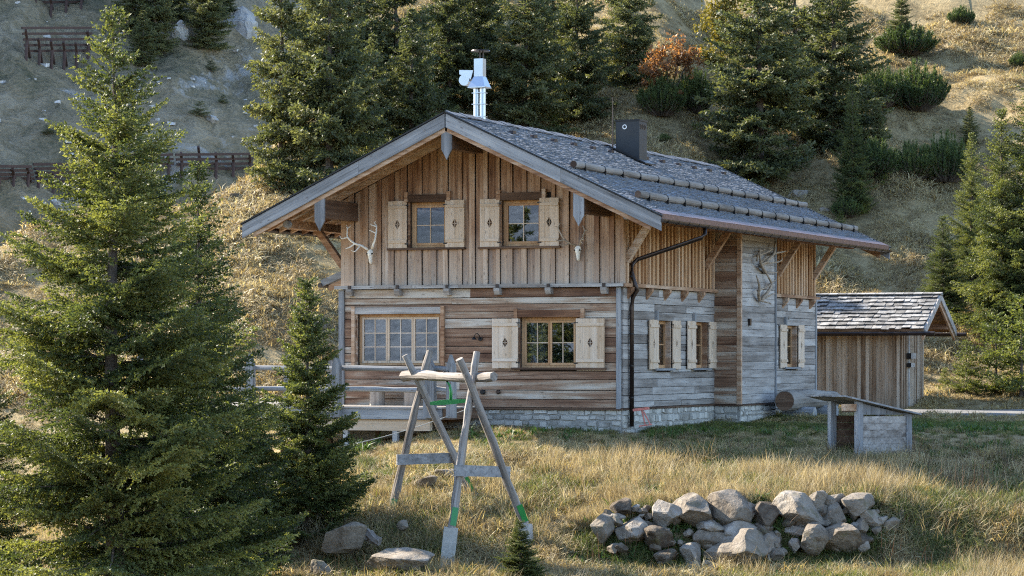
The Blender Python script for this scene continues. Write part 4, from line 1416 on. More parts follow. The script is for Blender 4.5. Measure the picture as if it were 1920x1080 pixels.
# roof
OV, GO = .62, .85
sk = (SR - SH) / (SDep / 2)
ry = sy + SDep / 2
eave_y = sy - OV
ez = SR - sk * (ry - eave_y)
b = MB()
for sgn in (-1, 1):
    e_y = ry + sgn * (ry - eave_y)
    p = [Vector((sx - SLen, ry, SR)), Vector((sx + GO, ry, SR)), Vector((sx + GO, e_y, ez)), Vector((sx - SLen, e_y, ez))]
    b.prism(p, (0, 0, -.06))
sroof = b.build('roof', M['rafter'], shed)
sl = math.hypot(ry - eave_y, SR - ez)
dn = Vector((0, -(ry - eave_y), -(SR - ez))) / sl; nn = Vector((0, -(SR - ez), (ry - eave_y))) / sl
rows = 9
rrr = random.Random(82)
for i in range(rows):
    s0 = i * sl / rows
    x = sx - 4.6 - rrr.uniform(0, .2)
    while x < sx + GO - .02:
        w = rrr.uniform(.17, .36)
        x1 = min(x + w - .012, sx + GO)
        s1 = s0 + sl / rows * 1.28 + rrr.uniform(-.035, .04)
        h0 = .02 + rrr.uniform(0, .012); h1 = .065 + rrr.uniform(0, .03); tw = rrr.uniform(-.012, .012); t_ = .026
        P = lambda X, s, h: Vector((X, ry, SR)) + dn * s + nn * h
        if x1 - x > .05:
            MB().hexa([P(x, s0, h0 - .02), P(x1, s0, h0 - .02), P(x1, s1, h1 - tw - t_), P(x, s1, h1 + tw - t_), P(x, s0, h0), P(x1, s0, h0), P(x1, s1, h1 - tw), P(x, s1, h1 + tw)]).build('shingle', M['shedshingle'], sroof)
        x += w
for i in range(18):
    x = sx + GO - 5.3 + i * .3
    MB().hexa([(x, ry - .16, SR - .04 + .05), (x + .28, ry - .16, SR - .04 + .05), (x + .28, ry + .1, SR - .02), (x, ry + .1, SR - .02), (x, ry - .18, SR - .02 + .06), (x + .28, ry - .18, SR - .02 + .06), (x + .28, ry + .08, SR + .085), (x, ry + .08, SR + .085)]).build('ridge_shingle', M['shedshingle'], sroof)
for sgn in (-1, 1):
    e_y = ry + sgn * (ry - eave_y)
    for off, h, mt, dx in ((0.0, .22, 'ledgex', .05), (-.21, .14, 'rafter', -.06)):
        MB().prism([Vector((sx + GO, ry, SR + .05 + off)), Vector((sx + GO, e_y, ez + .03 + off)), Vector((sx + GO, e_y, ez + .03 - h + off)), Vector((sx + GO, ry, SR + .05 - h + off))], (dx, 0, 0)).build('verge_board', M[mt], sroof)
    b = MB(); b.tube([(sx - SLen, e_y - .02 * sgn * -1, ez - .13), (sx + GO + .35, e_y + .06 * sgn, ez - .13)], .065, 8); b.build('gutter', M['gutter'], sroof)
for Y in (ry, sy + .1, sy + SDep - .1):
    zc = SR - sk * abs(Y - ry) - .2
    MB().box(sx - .02, sx + GO - .06, Y - .07, Y + .07, zc - .16, zc, .003).build('purlin', M['rafter'], sroof)

# ================================================================== FEEDER HUT
H0 = at(1612, 850, 63.0)
E1 = (Vector((RIGHT[0], RIGHT[1], 0)) * .96 + Vector((FWD[0], FWD[1], 0)) * .25).normalized()     # along the boarded face
E2 = (Vector((RIGHT[0], RIGHT[1], 0)) * -.55 + Vector((FWD[0], FWD[1], 0)) * .83).normalized()    # along the open end
hz = ground(H0.x, H0.y)
hut = thing('feeding_hut', (H0.x, H0.y, hz), 'small grey board feeding hut with a sloping lid roof in the long grass', 'hut')
HP = lambda a, c, z: Vector((H0.x, H0.y, 0)) + E1 * a + E2 * c + Vector((0, 0, z))
LW, LD_ = 1.16, 1.0
zt0, zt1 = CAM[2] + (672 - 754) / FPX * 63, CAM[2] + (672 - 776) / FPX * 63.2
ztop = lambda a: zt0 + (zt1 - zt0) * a / LW
def hbox(a0, a1, c0, c1, z0, z1a, z1b=None):
    z1b = z1a if z1b is None else z1b
    return MB().hexa([HP(a0, c0, z0), HP(a1, c0, z0), HP(a1, c1, z0), HP(a0, c1, z0), HP(a0, c0, z1a), HP(a1, c0, z1b), HP(a1, c1, z1b), HP(a0, c1, z1a)])
for (a, c) in ((-.06, -.02), (LW - .06, -.02), (-.06, LD_ - .1), (LW - .06, LD_ - .1)):
    hbox(a, a + .13, c, c + .12, hz - .5, ztop(a), ztop(a + .13)).build('post', M['greyz'], hut)
z = -1.18
while z < ztop(LW) - .05:
    z1 = min(z + .155, ztop(LW) - .02)
    hbox(.075, LW - .065, -.005 + random.uniform(0, .012), .035, z + .004, z1 - .003).build('board', M['side'], hut)
    hbox(.0, LW - .065, LD_ - .03, LD_, z + .004, z1 - .003).build('board', M['darkx'], hut)
    hbox(LW - .03, LW, .1, LD_ - .1, z + .004, z1 - .003).build('board', M['darkx'], hut)
    z += .155
hbox(.075, LW - .065, .0, .035, ztop(LW) - .015, ztop(.075) - .02, ztop(LW) - .012).build('board', M['greyz'], hut)
hbox(-.05, .06, .1, .55, ztop(0) - .22, ztop(0) - .06).build('rail', M['darkx'], hut)
hbox(-.35, .0, .02, .12, ztop(0) - .19, ztop(0) - .04).build('beam', M['rafter'], hut)
for k in range(6):
    c0 = -.16 + k * .23
    s = (zt1 - zt0) / LW
    zz = lambda a: zt0 + s * a + .01
    up = random.uniform(0, .012)
    MB().hexa([HP(-.45, c0, zz(-.45) + up), HP(LW + .2, c0, zz(LW + .2) + up), HP(LW + .2, c0 + .222, zz(LW + .2) + up), HP(-.45, c0 + .222, zz(-.45) + up),
               HP(-.45, c0, zz(-.45) + .035 + up), HP(LW + .2, c0, zz(LW + .2) + .035 + up), HP(LW + .2, c0 + .222, zz(LW + .2) + .035 + up), HP(-.45, c0 + .222, zz(-.45) + .035 + up)]).build('roof_board', M['greyx'], hut)

# ================================================================== LOG BENCH beside the side wall
q0 = on_x(1471, 752, 1.35)
lb = thing('log_bench', (1.35, q0.y + 2.0, ground(1.35, q0.y + 2.0)), 'thick grey log lying as a bench on stumps beside the rear side wall', 'bench')
lz = q0.z
MB().tube([(1.35, q0.y + 4.6 * t, lz + .03 * math.sin(4 * t)) for t in np.linspace(0, 1, 9)], [.27, .275, .26, .265, .25, .245, .24, .235, .23], 14, wob=.02).build('log', M['log'], lb)
b = MB().tube([(1.35, q0.y - .006, lz), (1.35, q0.y + .003, lz)], .255, 14); b.build('cut_end', M['darkx'], lb)
for dy in (1.1, 3.2):
    gz_ = ground(1.4, q0.y + dy)
    MB().tube([(1.0, q0.y + dy, gz_ + .12), (1.85, q0.y + dy, gz_ + .12)], [.2, .19], 12, wob=.03).build('stump', M['greyx'], lb)

# ================================================================== RED STAND by the corner
r0 = on_y(1197, 797, -.35)
gz_ = ground(r0.x, r0.y)
red = thing('metal_trestle', (r0.x, r0.y, gz_), 'small faded red metal trestle leaning at the chalet corner by the downpipe', 'trestle')
rp0 = lambda px, py, dy=0.0: on_y(px, py, -.35 + dy)
MB().bar(rp0(1188, 769), rp0(1216, 765.5), .12, .06).build('top_bar', M['redmetal'], red)
b = MB(); b.tube([rp0(1203, 770), rp0(1210, 797)], .014, 8); b.tube([rp0(1207, 772, -.1), rp0(1220, 797, -.15)], .016, 8); b.build('leg', M['redmetal'], red)
b = MB(); b.tube([rp0(1204, 769, .1), rp0(1210, 798, .15)], .014, 8); b.build('leg', M['redmetal'], red)
MB().bar(rp0(1199, 799), rp0(1222, 796), .07, .03).build('foot_bar', M['redmetal'], red)

# ================================================================== SWING FRAME
def pole(pts, r0, r1, name, mat, parent, n=10, wob=.08):
    """local-axis pole so that the grain follows its length"""
    a, c = Vector(pts[0]), Vector(pts[-1])
    L = (c - a).length
    rot = (c - a).to_track_quat('Z', 'Y')
    m = MB(); P = []; R = []
    k = 12
    for i in range(k + 1):
        t = i / k
        P.append(Vector((.026 * math.sin(6 * t + L * 9) + random.uniform(-.008, .008), .026 * math.cos(5 * t + L * 5) + random.uniform(-.008, .008), L * t)) if 0 < i < k else Vector((0, 0, L * t)))
        R.append((r0 + (r1 - r0) * t) * random.uniform(.90, 1.08))
    m.tube(P, R, n, wob=wob)
    o = m.build(name, mat)
    o.rotation_euler = rot.to_euler()
    if parent is not None:
        o.parent = parent
        o.location = a - wloc(parent)
    else:
        o.location = a
    return o


random.seed(91)
sc_ = at(850, 960, 58.2)
sw = thing('log_swing', (sc_.x, sc_.y, ground(sc_.x, sc_.y)), 'rough log swing frame with crossed A legs on the bank before the chalet', 'swing frame')
dA, dB = 59.4, 57.0
a_top, a_bot = at(759, 666, dA - .25), at(886, 928, dA + .35)
b_top, b_bot = at(806, 658, dA + .15), at(729, 972, dA - .35)
c_top, c_bot = at(861, 673, dB - .25), at(985, 982, dB + .35)
d_top, d_bot = at(894, 660, dB + .15), at(846, 990, dB - .35)
for (t_, bo) in ((a_top, a_bot), (b_top, b_bot), (c_top, c_bot), (d_top, d_bot)):
    lg = pole([t_, bo], .072, .088, 'leg', M['swingwood'], sw)
    q1 = bo + (t_ - bo) * .015; q2 = bo + (t_ - bo).normalized() * .42
    off = Vector((-FWD[0], -FWD[1], 0)) * .088 + Vector((RIGHT[0], RIGHT[1], 0)) * .03
    MB().bar(q1 + off, q2 + off, .12, .012, (-FWD[0], -FWD[1], .0)).build('green_bracket', M['green'], sw)
pole([at(757, 706, dA + .25), at(926, 706, dB - .45)], .105, .095, 'crossbeam', M['swingwood'], sw, 12)
e = at(927, 706, dB - .46)
for (p, q, nm) in ((at(744, 862, dA - .42), at(858, 858, dA + .28), 'brace_board'), (at(852, 882, dB - .48), at(956, 885, dB + .22), 'brace_board')):
    MB().bar(p, q, .045, .22).build(nm, M['greyx'], sw)
fo = at(846, 992, dB - .37); fb = at(832, 1078, dB - .40)
MB().bar(fo + Vector((0, 0, .03)), fb - Vector((0, 0, .35)), .28, .30, (-FWD[0], -FWD[1], 0)).build('footing', M['concrete'], sw)
for px, py, d in ((727, 985, dA - .36), (985, 990, dB + .34), (886, 932, dA + .36)):
    p = at(px, py, d)
    MB().hexa([p + Vector((-.15, -.15, -.7)), p + Vector((.15, -.15, -.7)), p + Vector((.15, .15, -.7)), p + Vector((-.15, .15, -.7)), p + Vector((-.11, -.11, .10)), p + Vector((.11, -.11, .10)), p + Vector((.11, .11, .08)), p + Vector((-.11, .11, .08))]).build('footing', M['concrete'], sw)
MB().bar(at(898, 770, dB - .05), at(926, 822, dB + .05), .05, .16, (-FWD[0], -FWD[1], 0)).build('side_plank', M['greyz'], sw)

gs0 = at(836, 752, 58.1)
gs = thing('green_swing', gs0, 'green plastic swing seat hanging from the log crossbeam', 'swing')
p0, p1 = at(806, 757, 58.3), at(874, 752, 57.9)
ol = []
for t in np.linspace(0, 1, 9):
    q = p0.lerp(p1, t); w = .035 + .022 * math.sin(math.pi * t)
    ol.append((q, w))
b = MB()
up = Vector((0, 0, 1)); fw = Vector((FWD[0], FWD[1], 0))
b.prism([q + up * w for q, w in ol] + [q - up * w * .8 for q, w in ol[::-1]], fw * .16)
b.build('seat', M['green'], gs)
b = MB(); b.tube([at(845, 750, 58.1), at(846, 735, 58.1), at(843, 722, 58.1), at(838, 716, 58.1)], [.035, .03, .026, .02], 8); b.build('hanger_arm', M['green'], gs, smooth=True)
b = MB()
hook = [at(838, 717, 58.1), at(833, 706, 58.05), at(832, 697, 58.1), at(840, 695, 58.25), at(844, 704, 58.3), at(839, 716, 58.15)]
b.tube(hook, .012, 6); b.build('chain', M['iron'], gs)


# ================================================================== ROCKS
import bmesh
def rock_mesh(name, seed, sub=3, cuts=9, rough=.05):
    r = random.Random(seed)
    bm = bmesh.new()
    bmesh.ops.create_icosphere(bm, subdivisions=sub, radius=1.0)
    planes = []
    for i in range(cuts):
        n = Vector((r.gauss(0, 1), r.gauss(0, 1), r.gauss(0, 1))).normalized()
        planes.append((n, r.uniform(.50, .74)))
    for v in bm.verts:
        p = v.co.copy()
        for n, d in planes:
            e = p.dot(n) - d
            if e > 0:
                p -= n * e * .985
        s = seed * 7.3
        nz = float(fbm(np.array(p.x * 2.1 + s), np.array(p.y * 2.1 + p.z * 1.7), 3, 4)) + float(fbm(np.array(p.z * 2.3 - s), np.array(p.x * 1.9 - p.y), 6, 4))
        p *= 1 + rough * nz
        v.co = p
    me = bpy.data.meshes.new(name)
    bm.to_mesh(me); bm.free()
    return me


ROCKS = [rock_mesh('boulder', 100 + i, 4, 13, .05) for i in range(10)]


def place_rock(name, pos, rx, ry_, rz, i, parent=None, mat='boulder', rot=None):
    me = ROCKS[i % len(ROCKS)]
    o = bpy.data.objects.new(name, me)
    if not me.materials:
        me.materials.append(M[mat])
    COL.objects.link(o)
    o.scale = (rx, ry_, rz)
    o.rotation_euler = rot or (random.uniform(-.25, .25), random.uniform(-.25, .25), YAW + random.choice((0, math.pi)) + random.uniform(-.3, .3))
    if parent is not None:
        o.parent = parent
        o.location = pos - wloc(parent)
    else:
        o.location = pos
    return o


BL = [(275, 430, 80, 85), (350, 355, 62, 42), (410, 445, 98, 75), (512, 388, 84, 88), (620, 365, 140, 104), (770, 375, 158, 94), (905, 385, 104, 78), (1035, 375, 150, 88), (1113, 340, 52, 62), (1172, 340, 72, 52),
      (1268, 340, 125, 80), (1175, 397, 64, 68), (690, 430, 88, 42), (680, 483, 98, 62), (797, 453, 130, 74), (892, 462, 54, 48), (915, 507, 78, 84), (800, 535, 178, 104), (485, 480, 84, 62), (520, 550, 58, 48),
      (615, 530, 78, 68), (625, 600, 64, 50), (705, 605, 70, 50), (1030, 450, 76, 40), (1190, 475, 136, 94), (1095, 485, 84, 78), (1320, 400, 64, 54), (1280, 440, 46, 44), (1395, 445, 64, 62), (1435, 400, 30, 60), (1020, 500, 44, 44), (945, 545, 50, 40), (1265, 480, 70, 50)]
random.seed(101)
mid = at(1400, 1000, 57.2)
bw = thing('boulder_wall', (mid.x, mid.y, -3.0), 'retaining wall of rough limestone boulders in the bank below the long grass', 'stone wall')
for i, (cx, cy, w, h) in enumerate(BL):
    px, py = 1000 + cx * .479, 780 + cy * .479
    d = 57.45 - (py - 940) * .0090 + random.uniform(-.08, .08)
    if px > 1650: d += .3
    p = at(px, py, d); s = d / FPX * .479 / 2 * 1.78
    place_rock('boulder', p, w * s, (w + h) / 2 * s * 1.0 + .12, h * s, i * 7 + 3, bw)
for i in range(70):          # smaller stones wedged between the boulders
    px = random.uniform(1120, 1660)
    lo_ = 1068 if 1225 < px < 1450 else (1035 if px < 1640 else 1010)
    py = random.uniform(948, lo_)
    d = 57.42 - (py - 940) * .0092
    p = at(px, py, d); s = d / FPX / 2
    w = random.uniform(14, 36)
    place_rock('boulder', p, w * s, w * s, w * s * random.uniform(.6, .95), i * 3 + 1, bw)
random.seed(5)
for (px, py, w, h, d, lab) in ((648, 1012, 92, 62, 56.4, 'cracked grey boulder at the foot of the young spruce'), (752, 1052, 130, 40, 55.2, 'long flat whitish rock left of the concrete swing footing'),
                          (598, 1066, 44, 34, 55.0, 'small grey rock at the lower edge below the young spruce'), (520, 1053, 18, 14, 55.2, 'little pale stone in the grass under the young spruce'),
                          (757, 985, 26, 20, 57.0, 'pale stone beside the left rear leg of the swing frame'), (800, 905, 44, 24, 60.2, 'light rock in the bank between the swing legs'),
                          (372, 1076, 60, 18, 54.2, 'flat stone at the lower edge beneath the big spruce'), (842, 890, 60, 26, 61.0, 'grey rock half sunk in the bank behind the swing brace')):
    p = at(px, py, d); s = d / FPX / 2 * 1.15
    tag(place_rock('rock', p, w * s, (w + h) / 2 * s, h * s, random.randint(0, 99)), lab, 'rock')
dw = thing('driftwood', at(692, 1000, 57.0), 'grey weathered half log lying by the cracked boulder', 'log')
pole([at(664, 992, 56.9), at(712, 1016, 56.5)], .13, .10, 'half_log', M['swingwood'], dw, 7, .12)
# outcrops on the slope
for (px, py, w, h, lab) in ((1495, 370, 50, 30, 'grey rock outcrop on the slope above the right eaves'), (1515, 245, 26, 40, 'pale broken rock between the dark spruces right of the black chimney'),
                       (1335, 248, 14, 16, 'small grey stone on the slope right of the black chimney'), (1390, 335, 40, 20, 'low grey stones below the big spruce behind the roof'),
                       (1545, 395, 26, 12, 'flat stone in the dry grass above the right roof end'), (600, 620, 30, 50, 'pale scree rock on the slope left of the chalet wall'),
                       (590, 560, 22, 26, 'upper scree rock on the slope left of the chalet gable'), (445, 372, 34, 20, 'rock on the crest of the golden slope left of the roof')):
    p, d = hill_hit(px, py)
    s = d / FPX / 2 * 1.2
    tag(place_rock('rock', p, w * s, (w + h) / 2 * s, h * s, random.randint(0, 99)), lab, 'rock')
random.seed(8)
for (px, py, w, h, lab) in ((455, 55, 64, 90, 'large pale cliff high on the shaded far slope, right of the dark trees'), (342, 72, 36, 52, 'smaller pale cliff between the dark trees on the far slope'),
                       (398, 228, 30, 20, 'grey block lying on the shaded far slope above the steel barriers')):
    p, d = far_hit(px, py)
    s = d / FPX / 2 * 1.2
    me = rock_mesh('cliff', 300 + w, 4, 14, .14)
    o = link_mesh('cliff' if w > 32 else 'rock', me, M['cliff'])
    o.location = p; o.scale = (w * s, w * s * .8, h * s); o.rotation_euler = (0, 0, YAW)
    tag(o, lab, 'cliff' if w > 32 else 'rock')

# ================================================================== AVALANCHE BARRIERS
def barrier(px0, px1, py_top, py_bot, lab, nposts, rails=5):
    """posts lean downhill, rails lie on a rack leaning uphill"""
    a, da = far_hit(px0, py_bot); c, dc = far_hit(px1, py_bot)
    t = thing('snow_barrier', (a + c) / 2, lab, 'snow barrier', 'steel snow barriers on the far slope')
    H = (py_bot - py_top) / FPX * (da + dc) / 2
    back = Vector((FWD[0], FWD[1], 0)); z = Vector((0, 0, 1))
    for i in range(nposts):
        f = (i + .3) / (nposts - .4)
        p = a.lerp(c, f)
        g = float(far_z(*to_ld(p.x, p.y))); p.z = g
        MB().tube([p - z * .8 - back * .2, p + z * H * .74 + back * .55], .16, 6).build('post', M['rust'], t)
        MB().bar(p + back * 2.2 + z * .2, p + z * H * 1.0 - back * .3, .24, .28).build('girder', M['rust'], t)
    for k in range(rails):
        f = .22 + .78 * k / (rails - 1)
        o1 = back * (2.2 - 2.5 * f) + z * (H * f + .15)
        q1, q2 = a + o1, c + o1
        MB().bar(q1, q2, .20, .25).build('rail', M['rust'], t)
    return t


barrier(42, 172, 58, 108, 'upper steel snow barrier on the far slope left of the big spruce top', 6)
barrier(-40, 60, 316, 352, 'steel snow barrier at the left picture edge, lower row', 4)
barrier(63, 190, 312, 350, 'steel snow barrier running behind the big spruce, lower row', 5)
barrier(196, 324, 304, 345, 'steel snow barrier between the big spruce and the slim spruce top, lower row', 5)
barrier(330, 478, 297, 340, 'long steel snow barrier on the far slope left of the roof, lower row', 5)
barrier(-30, 160, -18, 18, 'steel snow barrier at the top left picture corner', 7)


# ================================================================== SPRUCES
def nrm(a):
    return a / np.maximum(np.linalg.norm(a, axis=-1, keepdims=True), 1e-9)


def spruce_meshes(name, H, R, seed, whorls, nb, tw_sp, seg_sp, nl, nw, per=3, z_lo=0.03, taper=.85, lop=0.0, gap=0.0, droop=.35, knee=0.0):
    r = np.random.default_rng(seed)
    P0, DIR, TONE = [], [], []
    wood_b = MB()
    # trunk
    zs_ = np.linspace(-.3, H, 16)
    tr = .018 * H
    wood_b.tube([(0.01 * H * .3 * math.sin(z * .9), 0.01 * H * .3 * math.cos(z * .7), z) for z in zs_], [max(tr * (1 - max(z, 0) / H) ** .9, .008) + (.3 * tr if z < .1 else 0) for z in zs_], 8)
    hs = z_lo + (1 - z_lo) * (np.linspace(0, 1, whorls) ** .92)
    for wi, h in enumerate(hs[:-1]):
        n = max(3, int(round(nb * (1 - .35 * h))) + r.integers(-1, 2))
        a0 = r.uniform(0, 6.28)
        for k in range(n):
            if r.random() < gap:
                continue
            az = a0 + 6.283 * k / n + r.normal(0, .22)
            hh = min(max(h + r.normal(0, .9 / whorls), .005), .985)
            prof = R * (1 - hh) ** taper * (.72 + .28 * min(1, hh / .12))
            if knee:
                prof = R * min(1.0, (1 - hh) / knee) * (.85 + .15 * min(1, hh / .12))
            L = prof * (r.uniform(.50, 1.22) if knee else r.uniform(.66, 1.14)) * (1 + lop * math.cos(az - 1.0)) + .10
            if L < .12:
                L = .12
            s0 = -droop + (droop + .75) * max(hh, 0) ** 1.6 + r.normal(0, .14)
            s1 = .38 - .30 * hh
            m = max(3, int(L * .9 / tw_sp))
            t = np.linspace(.10, 1.0, m)
            ca, sa = math.cos(az), math.sin(az)
            bend = r.normal(0, .10)
            rad = L * t
            cx = rad * ca - bend * L * t * t * sa; cy = rad * sa + bend * L * t * t * ca
            cz = hh * H + L * (s0 * t + s1 * t * t)
            C = np.stack([cx, cy, cz], -1)
            tang = nrm(np.gradient(C, axis=0)) if m > 2 else np.tile([[ca, sa, 0]], (m, 1))
            wood_b.tube([tuple(C[i]) for i in sorted(set([0, m // 3, 2 * m // 3, m - 1]))], [.006 * H * .35 * (1 - hh) + .006, .005 * H * .3 * (1 - hh) + .005, .006, .003][:len(set([0, m // 3, 2 * m // 3, m - 1]))], 3, cap=False)
            side = nrm(np.cross(tang, [0, 0, 1.0]))
            btone = r.uniform(.15, .75)
            for sg in (-1, 1):
                ln = (.42 * L * (1 - t) ** .8 * np.minimum(1, t / .25) + .10 + .04 * L) * r.uniform(.6, 1.2, m)
                ln = np.minimum(ln, .75)
                spread = r.uniform(.75, 1.15, m)[:, None]
                td = nrm(tang * .75 + sg * side * spread + np.array([0, 0, -1.0]) * r.uniform(-.05, .36, m)[:, None])
                ns = np.maximum(2, (ln / seg_sp).astype(int))
                idx = np.repeat(np.arange(m), ns)
                j = np.concatenate([np.arange(q) for q in ns]) if len(ns) else np.zeros(0)
                f = (j + r.uniform(.2, .8, len(j))) / ns[idx]
                pos = C[idx] + td[idx] * (ln[idx] * f)[:, None]
                pos[:, 2] -= .22 * ln[idx] * f * f * ln[idx]
                P0.append(pos); DIR.append(td[idx]); TONE.append(btone + .30 * (f - .3))
            # shoots along the branch itself
            ns = max(3, int(L * .8 / seg_sp))
            f = r.uniform(.35, 1.02, ns)
            ii = np.clip((f * (m - 1)).astype(int), 0, m - 1)
            P0.append(C[ii] + tang[ii] * .02); DIR.append(tang[ii]); TONE.append(np.full(ns, btone + .15))
    # leader
    n = int(H * .10 / seg_sp) + 6
    zz = H * r.uniform(.90, 1.0, n)
    P0.append(np.stack([0 * zz, 0 * zz, zz], -1)); DIR.append(np.tile([[0, 0, 1.0]], (n, 1))); TONE.append(np.full(n, .6))
    P0 = np.concatenate(P0); DIR = np.concatenate(DIR); TONE = np.concatenate(TONE)
    P0 = np.repeat(P0, per, 0); D = np.repeat(DIR, per, 0); TONE = np.repeat(TONE, per)
    N = len(P0)
    d = nrm(D * .8 + r.normal(0, .46, (N, 3)))
    ln = nl * r.uniform(.6, 1.25, N)
    w = nrm(np.cross(d, r.normal(0, 1, (N, 3)))) * (nw * r.uniform(.7, 1.2, N))[:, None]
    tip = P0 + d * ln[:, None]
    mid_ = P0 + d * (ln * .45)[:, None]
    V = np.stack([P0 - w * .25, mid_ + w * .5, tip, mid_ - w * .5], 1).reshape(-1, 3)
    b4 = np.arange(N) * 4
    T = np.stack([np.stack([b4, b4 + 1, b4 + 2], -1), np.stack([b4, b4 + 2, b4 + 3], -1)], 1).reshape(-1, 3)
    tone = np.repeat(np.clip(TONE + r.normal(0, .12, N), 0, 1), 2)
    crown = fast_mesh(name + '_crown', V, T, tone)
    tm = bpy.data.meshes.new(name + '_trunk'); tm.from_pydata(wood_b.v, [], wood_b.f); tm.update()
    tm.materials.append(M['bark'])
    return crown, tm, H


def plant_tree(meshes, pos, height, width_mul, rotz, label, group, mat, name='spruce_tree', lean=0.0):
    crown, tm, H = meshes
    t = thing(name, pos, label, 'tree', group)
    s = height / H
    for nm, me in (('crown', crown), ('trunk', tm)):
        o = bpy.data.objects.new(nm, me)
        COL.objects.link(o)
        if not me.materials:
            me.materials.append(M[mat])
        o.parent = t
        o.scale = (s * width_mul, s * width_mul, s)
        o.rotation_euler = (lean, 0, rotz)
    return t


random.seed(111)
SP_BIG = spruce_meshes('big', 11.3, 2.35, 1, 54, 9, .074, .042, .068, .033, 3, knee=.60, gap=.08, lop=.10, z_lo=.02)
SP_MID = spruce_meshes('mid', 8.2, 1.65, 2, 44, 9, .08, .046, .068, .030, 3, knee=.75, gap=.05)
SP_YOUNG = spruce_meshes('young', 5.0, 1.02, 3, 38, 9, .052, .036, .058, .025, 4, knee=.85, gap=.05, droop=.15)
FAR = [spruce_meshes('far%d' % i, 10.0, rr, 20 + i, wh, nb,   .14, .11, .18, .078, 3, knee=tp, gap=gp, droop=.45) for i, (rr, wh, nb, tp, gp) in enumerate(((1.6, 36, 8, .55, .06), (2.05, 34, 9, .62, .06), (1.5, 38, 8, .5, .05), (2.4, 32, 9, .72, .08)))]
FAR.append(SP_MID)
SP_SAP = spruce_meshes('sapling', 2.5, .75, 43, 16, 6, .07, .07, .085, .03, 3, taper=.8, gap=.12, droop=.1)
SP_SMALL = spruce_meshes('small', 2.5, .75, 40, 16, 6, .07, .07, .085, .03, 3, taper=.8, gap=.12, droop=.1)


def tree_top(px, py_top, d, base_z):
    return (CAM[2] + (HORIZON - py_top) / FPX * d) - base_z


def fore_tree(meshes, px, d, py_top, lab, rotz, wmul, grp, mat='spruce_near', name='spruce_tree'):
    p = at(px, 672, d); p.z = ground(p.x, p.y) - .05
    return plant_tree(meshes, p, tree_top(px, py_top, d, p.z), wmul, rotz, lab, grp, mat, name)


G1 = 'spruces in the foreground'
fore_tree(SP_BIG, 212, 50.0, 12, 'tallest foreground spruce on the left, its top reaching the picture edge', .4, 1.0, G1)
fore_tree(SP_MID, 372, 54.5, 305, 'shorter foreground spruce close behind the tallest one, right of its trunk', 1.9, 1.0, G1)
fore_tree(SP_YOUNG, 576, 58.3, 528, 'young slender spruce standing before the terrace', .2, 1.02, G1)
fore_tree(SP_MID, -45, 53.0, 560, 'spruce cut off by the left picture edge', 3.1, .95, G1)
fore_tree(SP_YOUNG, 468, 57.5, 735, 'small dark spruce filling the gap between the young and the tallest spruce', 2.6, 1.35, G1)
fore_tree(SP_YOUNG, 975, 54.3, 978, 'tiny spruce seedling at the lower picture edge, right of the swing', .8, 1.7, G1)

G2 = 'spruces on the slope behind the chalet'
BT = [  # px, base py, top py, variant, width mul, label
    (528, 352, -111, 2, 0.87, 'leftmost tall dark spruce behind the left roof slope, by the steel barrier'),
    (618, 372, -101, 1, 1.02, 'broad olive spruce next to the leftmost one, above the left roof slope'),
    (700, 330, 62, 0, 0.99, 'narrow spruce squeezed between two broad ones above the left roof slope'),
    (772, 330, 18, 1, 1.06, 'pointed olive spruce just left of the steel flue'),
    (842, 205, -113, 3, 0.94, 'dark spruce behind the pointed one, its top out of the picture, left of the flue'),
    (690, 215, -115, 2, 1.04, 'dark spruce high behind the narrow one, top cut by the picture edge'),
    (590, 200, -120, 2, 1.04, 'dark spruce in the back row above the leftmost pair'),
    (984, 262, -109, 1, 1.02, 'tall sunlit spruce right of the steel flue, rooted behind the ridge'),
    (1082, 225, -114, 3, 0.89, 'dark broad spruce right of the tall sunlit one behind the ridge'),
    (1180, 165, -131, 3, 0.89, 'dark spruce at the top edge above the black chimney'),
    (910, 110, -131, 2, 1.04, 'dark spruce at the top edge right above the steel flue'),
    (1424, 338, -113, 1, 1.11, 'massive spruce right of the black chimney, rooted behind the right roof slope'),
    (1562, 275, -120, 3, 1.02, 'dark broad spruce behind and right of the massive one'),
    (1490, 225, -124, 2, 1.04, 'dark spruce between the massive one and its broad right neighbour'),
    (1598, 398, 160, 4, .82, 'medium sunlit spruce standing free above the right roof end'),
    (1646, 305, 190, 0, 0.99, 'small dark spruce right behind the medium sunlit one'),
    (1690, 105, -15, 2, 1.30, 'single spruce on the upper right slope over the round pine bush'),
    (655, 262, -117, 0, 1.02, 'dark spruce filling the back row between the broad olive and the narrow one'),
    (742, 262, -121, 2, 1.07, 'dark spruce filling the back row behind the pointed one'),
    (888, 190, -125, 0, 1.02, 'dark spruce behind the steel flue'),
    (1038, 160, -115, 2, 1.07, 'dark spruce in the back row above the middle of the ridge'),
    (1878, 640, 205, 4, 0.95, 'tall spruce at the right picture edge beside the shed'),
    (1945, 640, 90, 4, 0.95, 'tallest spruce cut by the right picture edge'),
    (1768, 602, 405, 4, 1.25, 'bushy spruce right behind the shed gable'),
    (1822, 560, 250, 4, 0.80, 'slim spruce between the shed spruce and the tall edge spruce'),
    (1818, 275, 200, 0, 1.30, 'small spruce on the slope above the pine thicket on the right'),
]
random.seed(5)
for i, (px, pb, pt, v, wm, lab) in enumerate(BT):
    p, d = hill_hit(px, pb)
    p.z -= .1
    plant_tree(FAR[v], p, tree_top(px, pt, d, p.z), wm, random.uniform(0, 6.28), lab, G2, 'spruce_far')
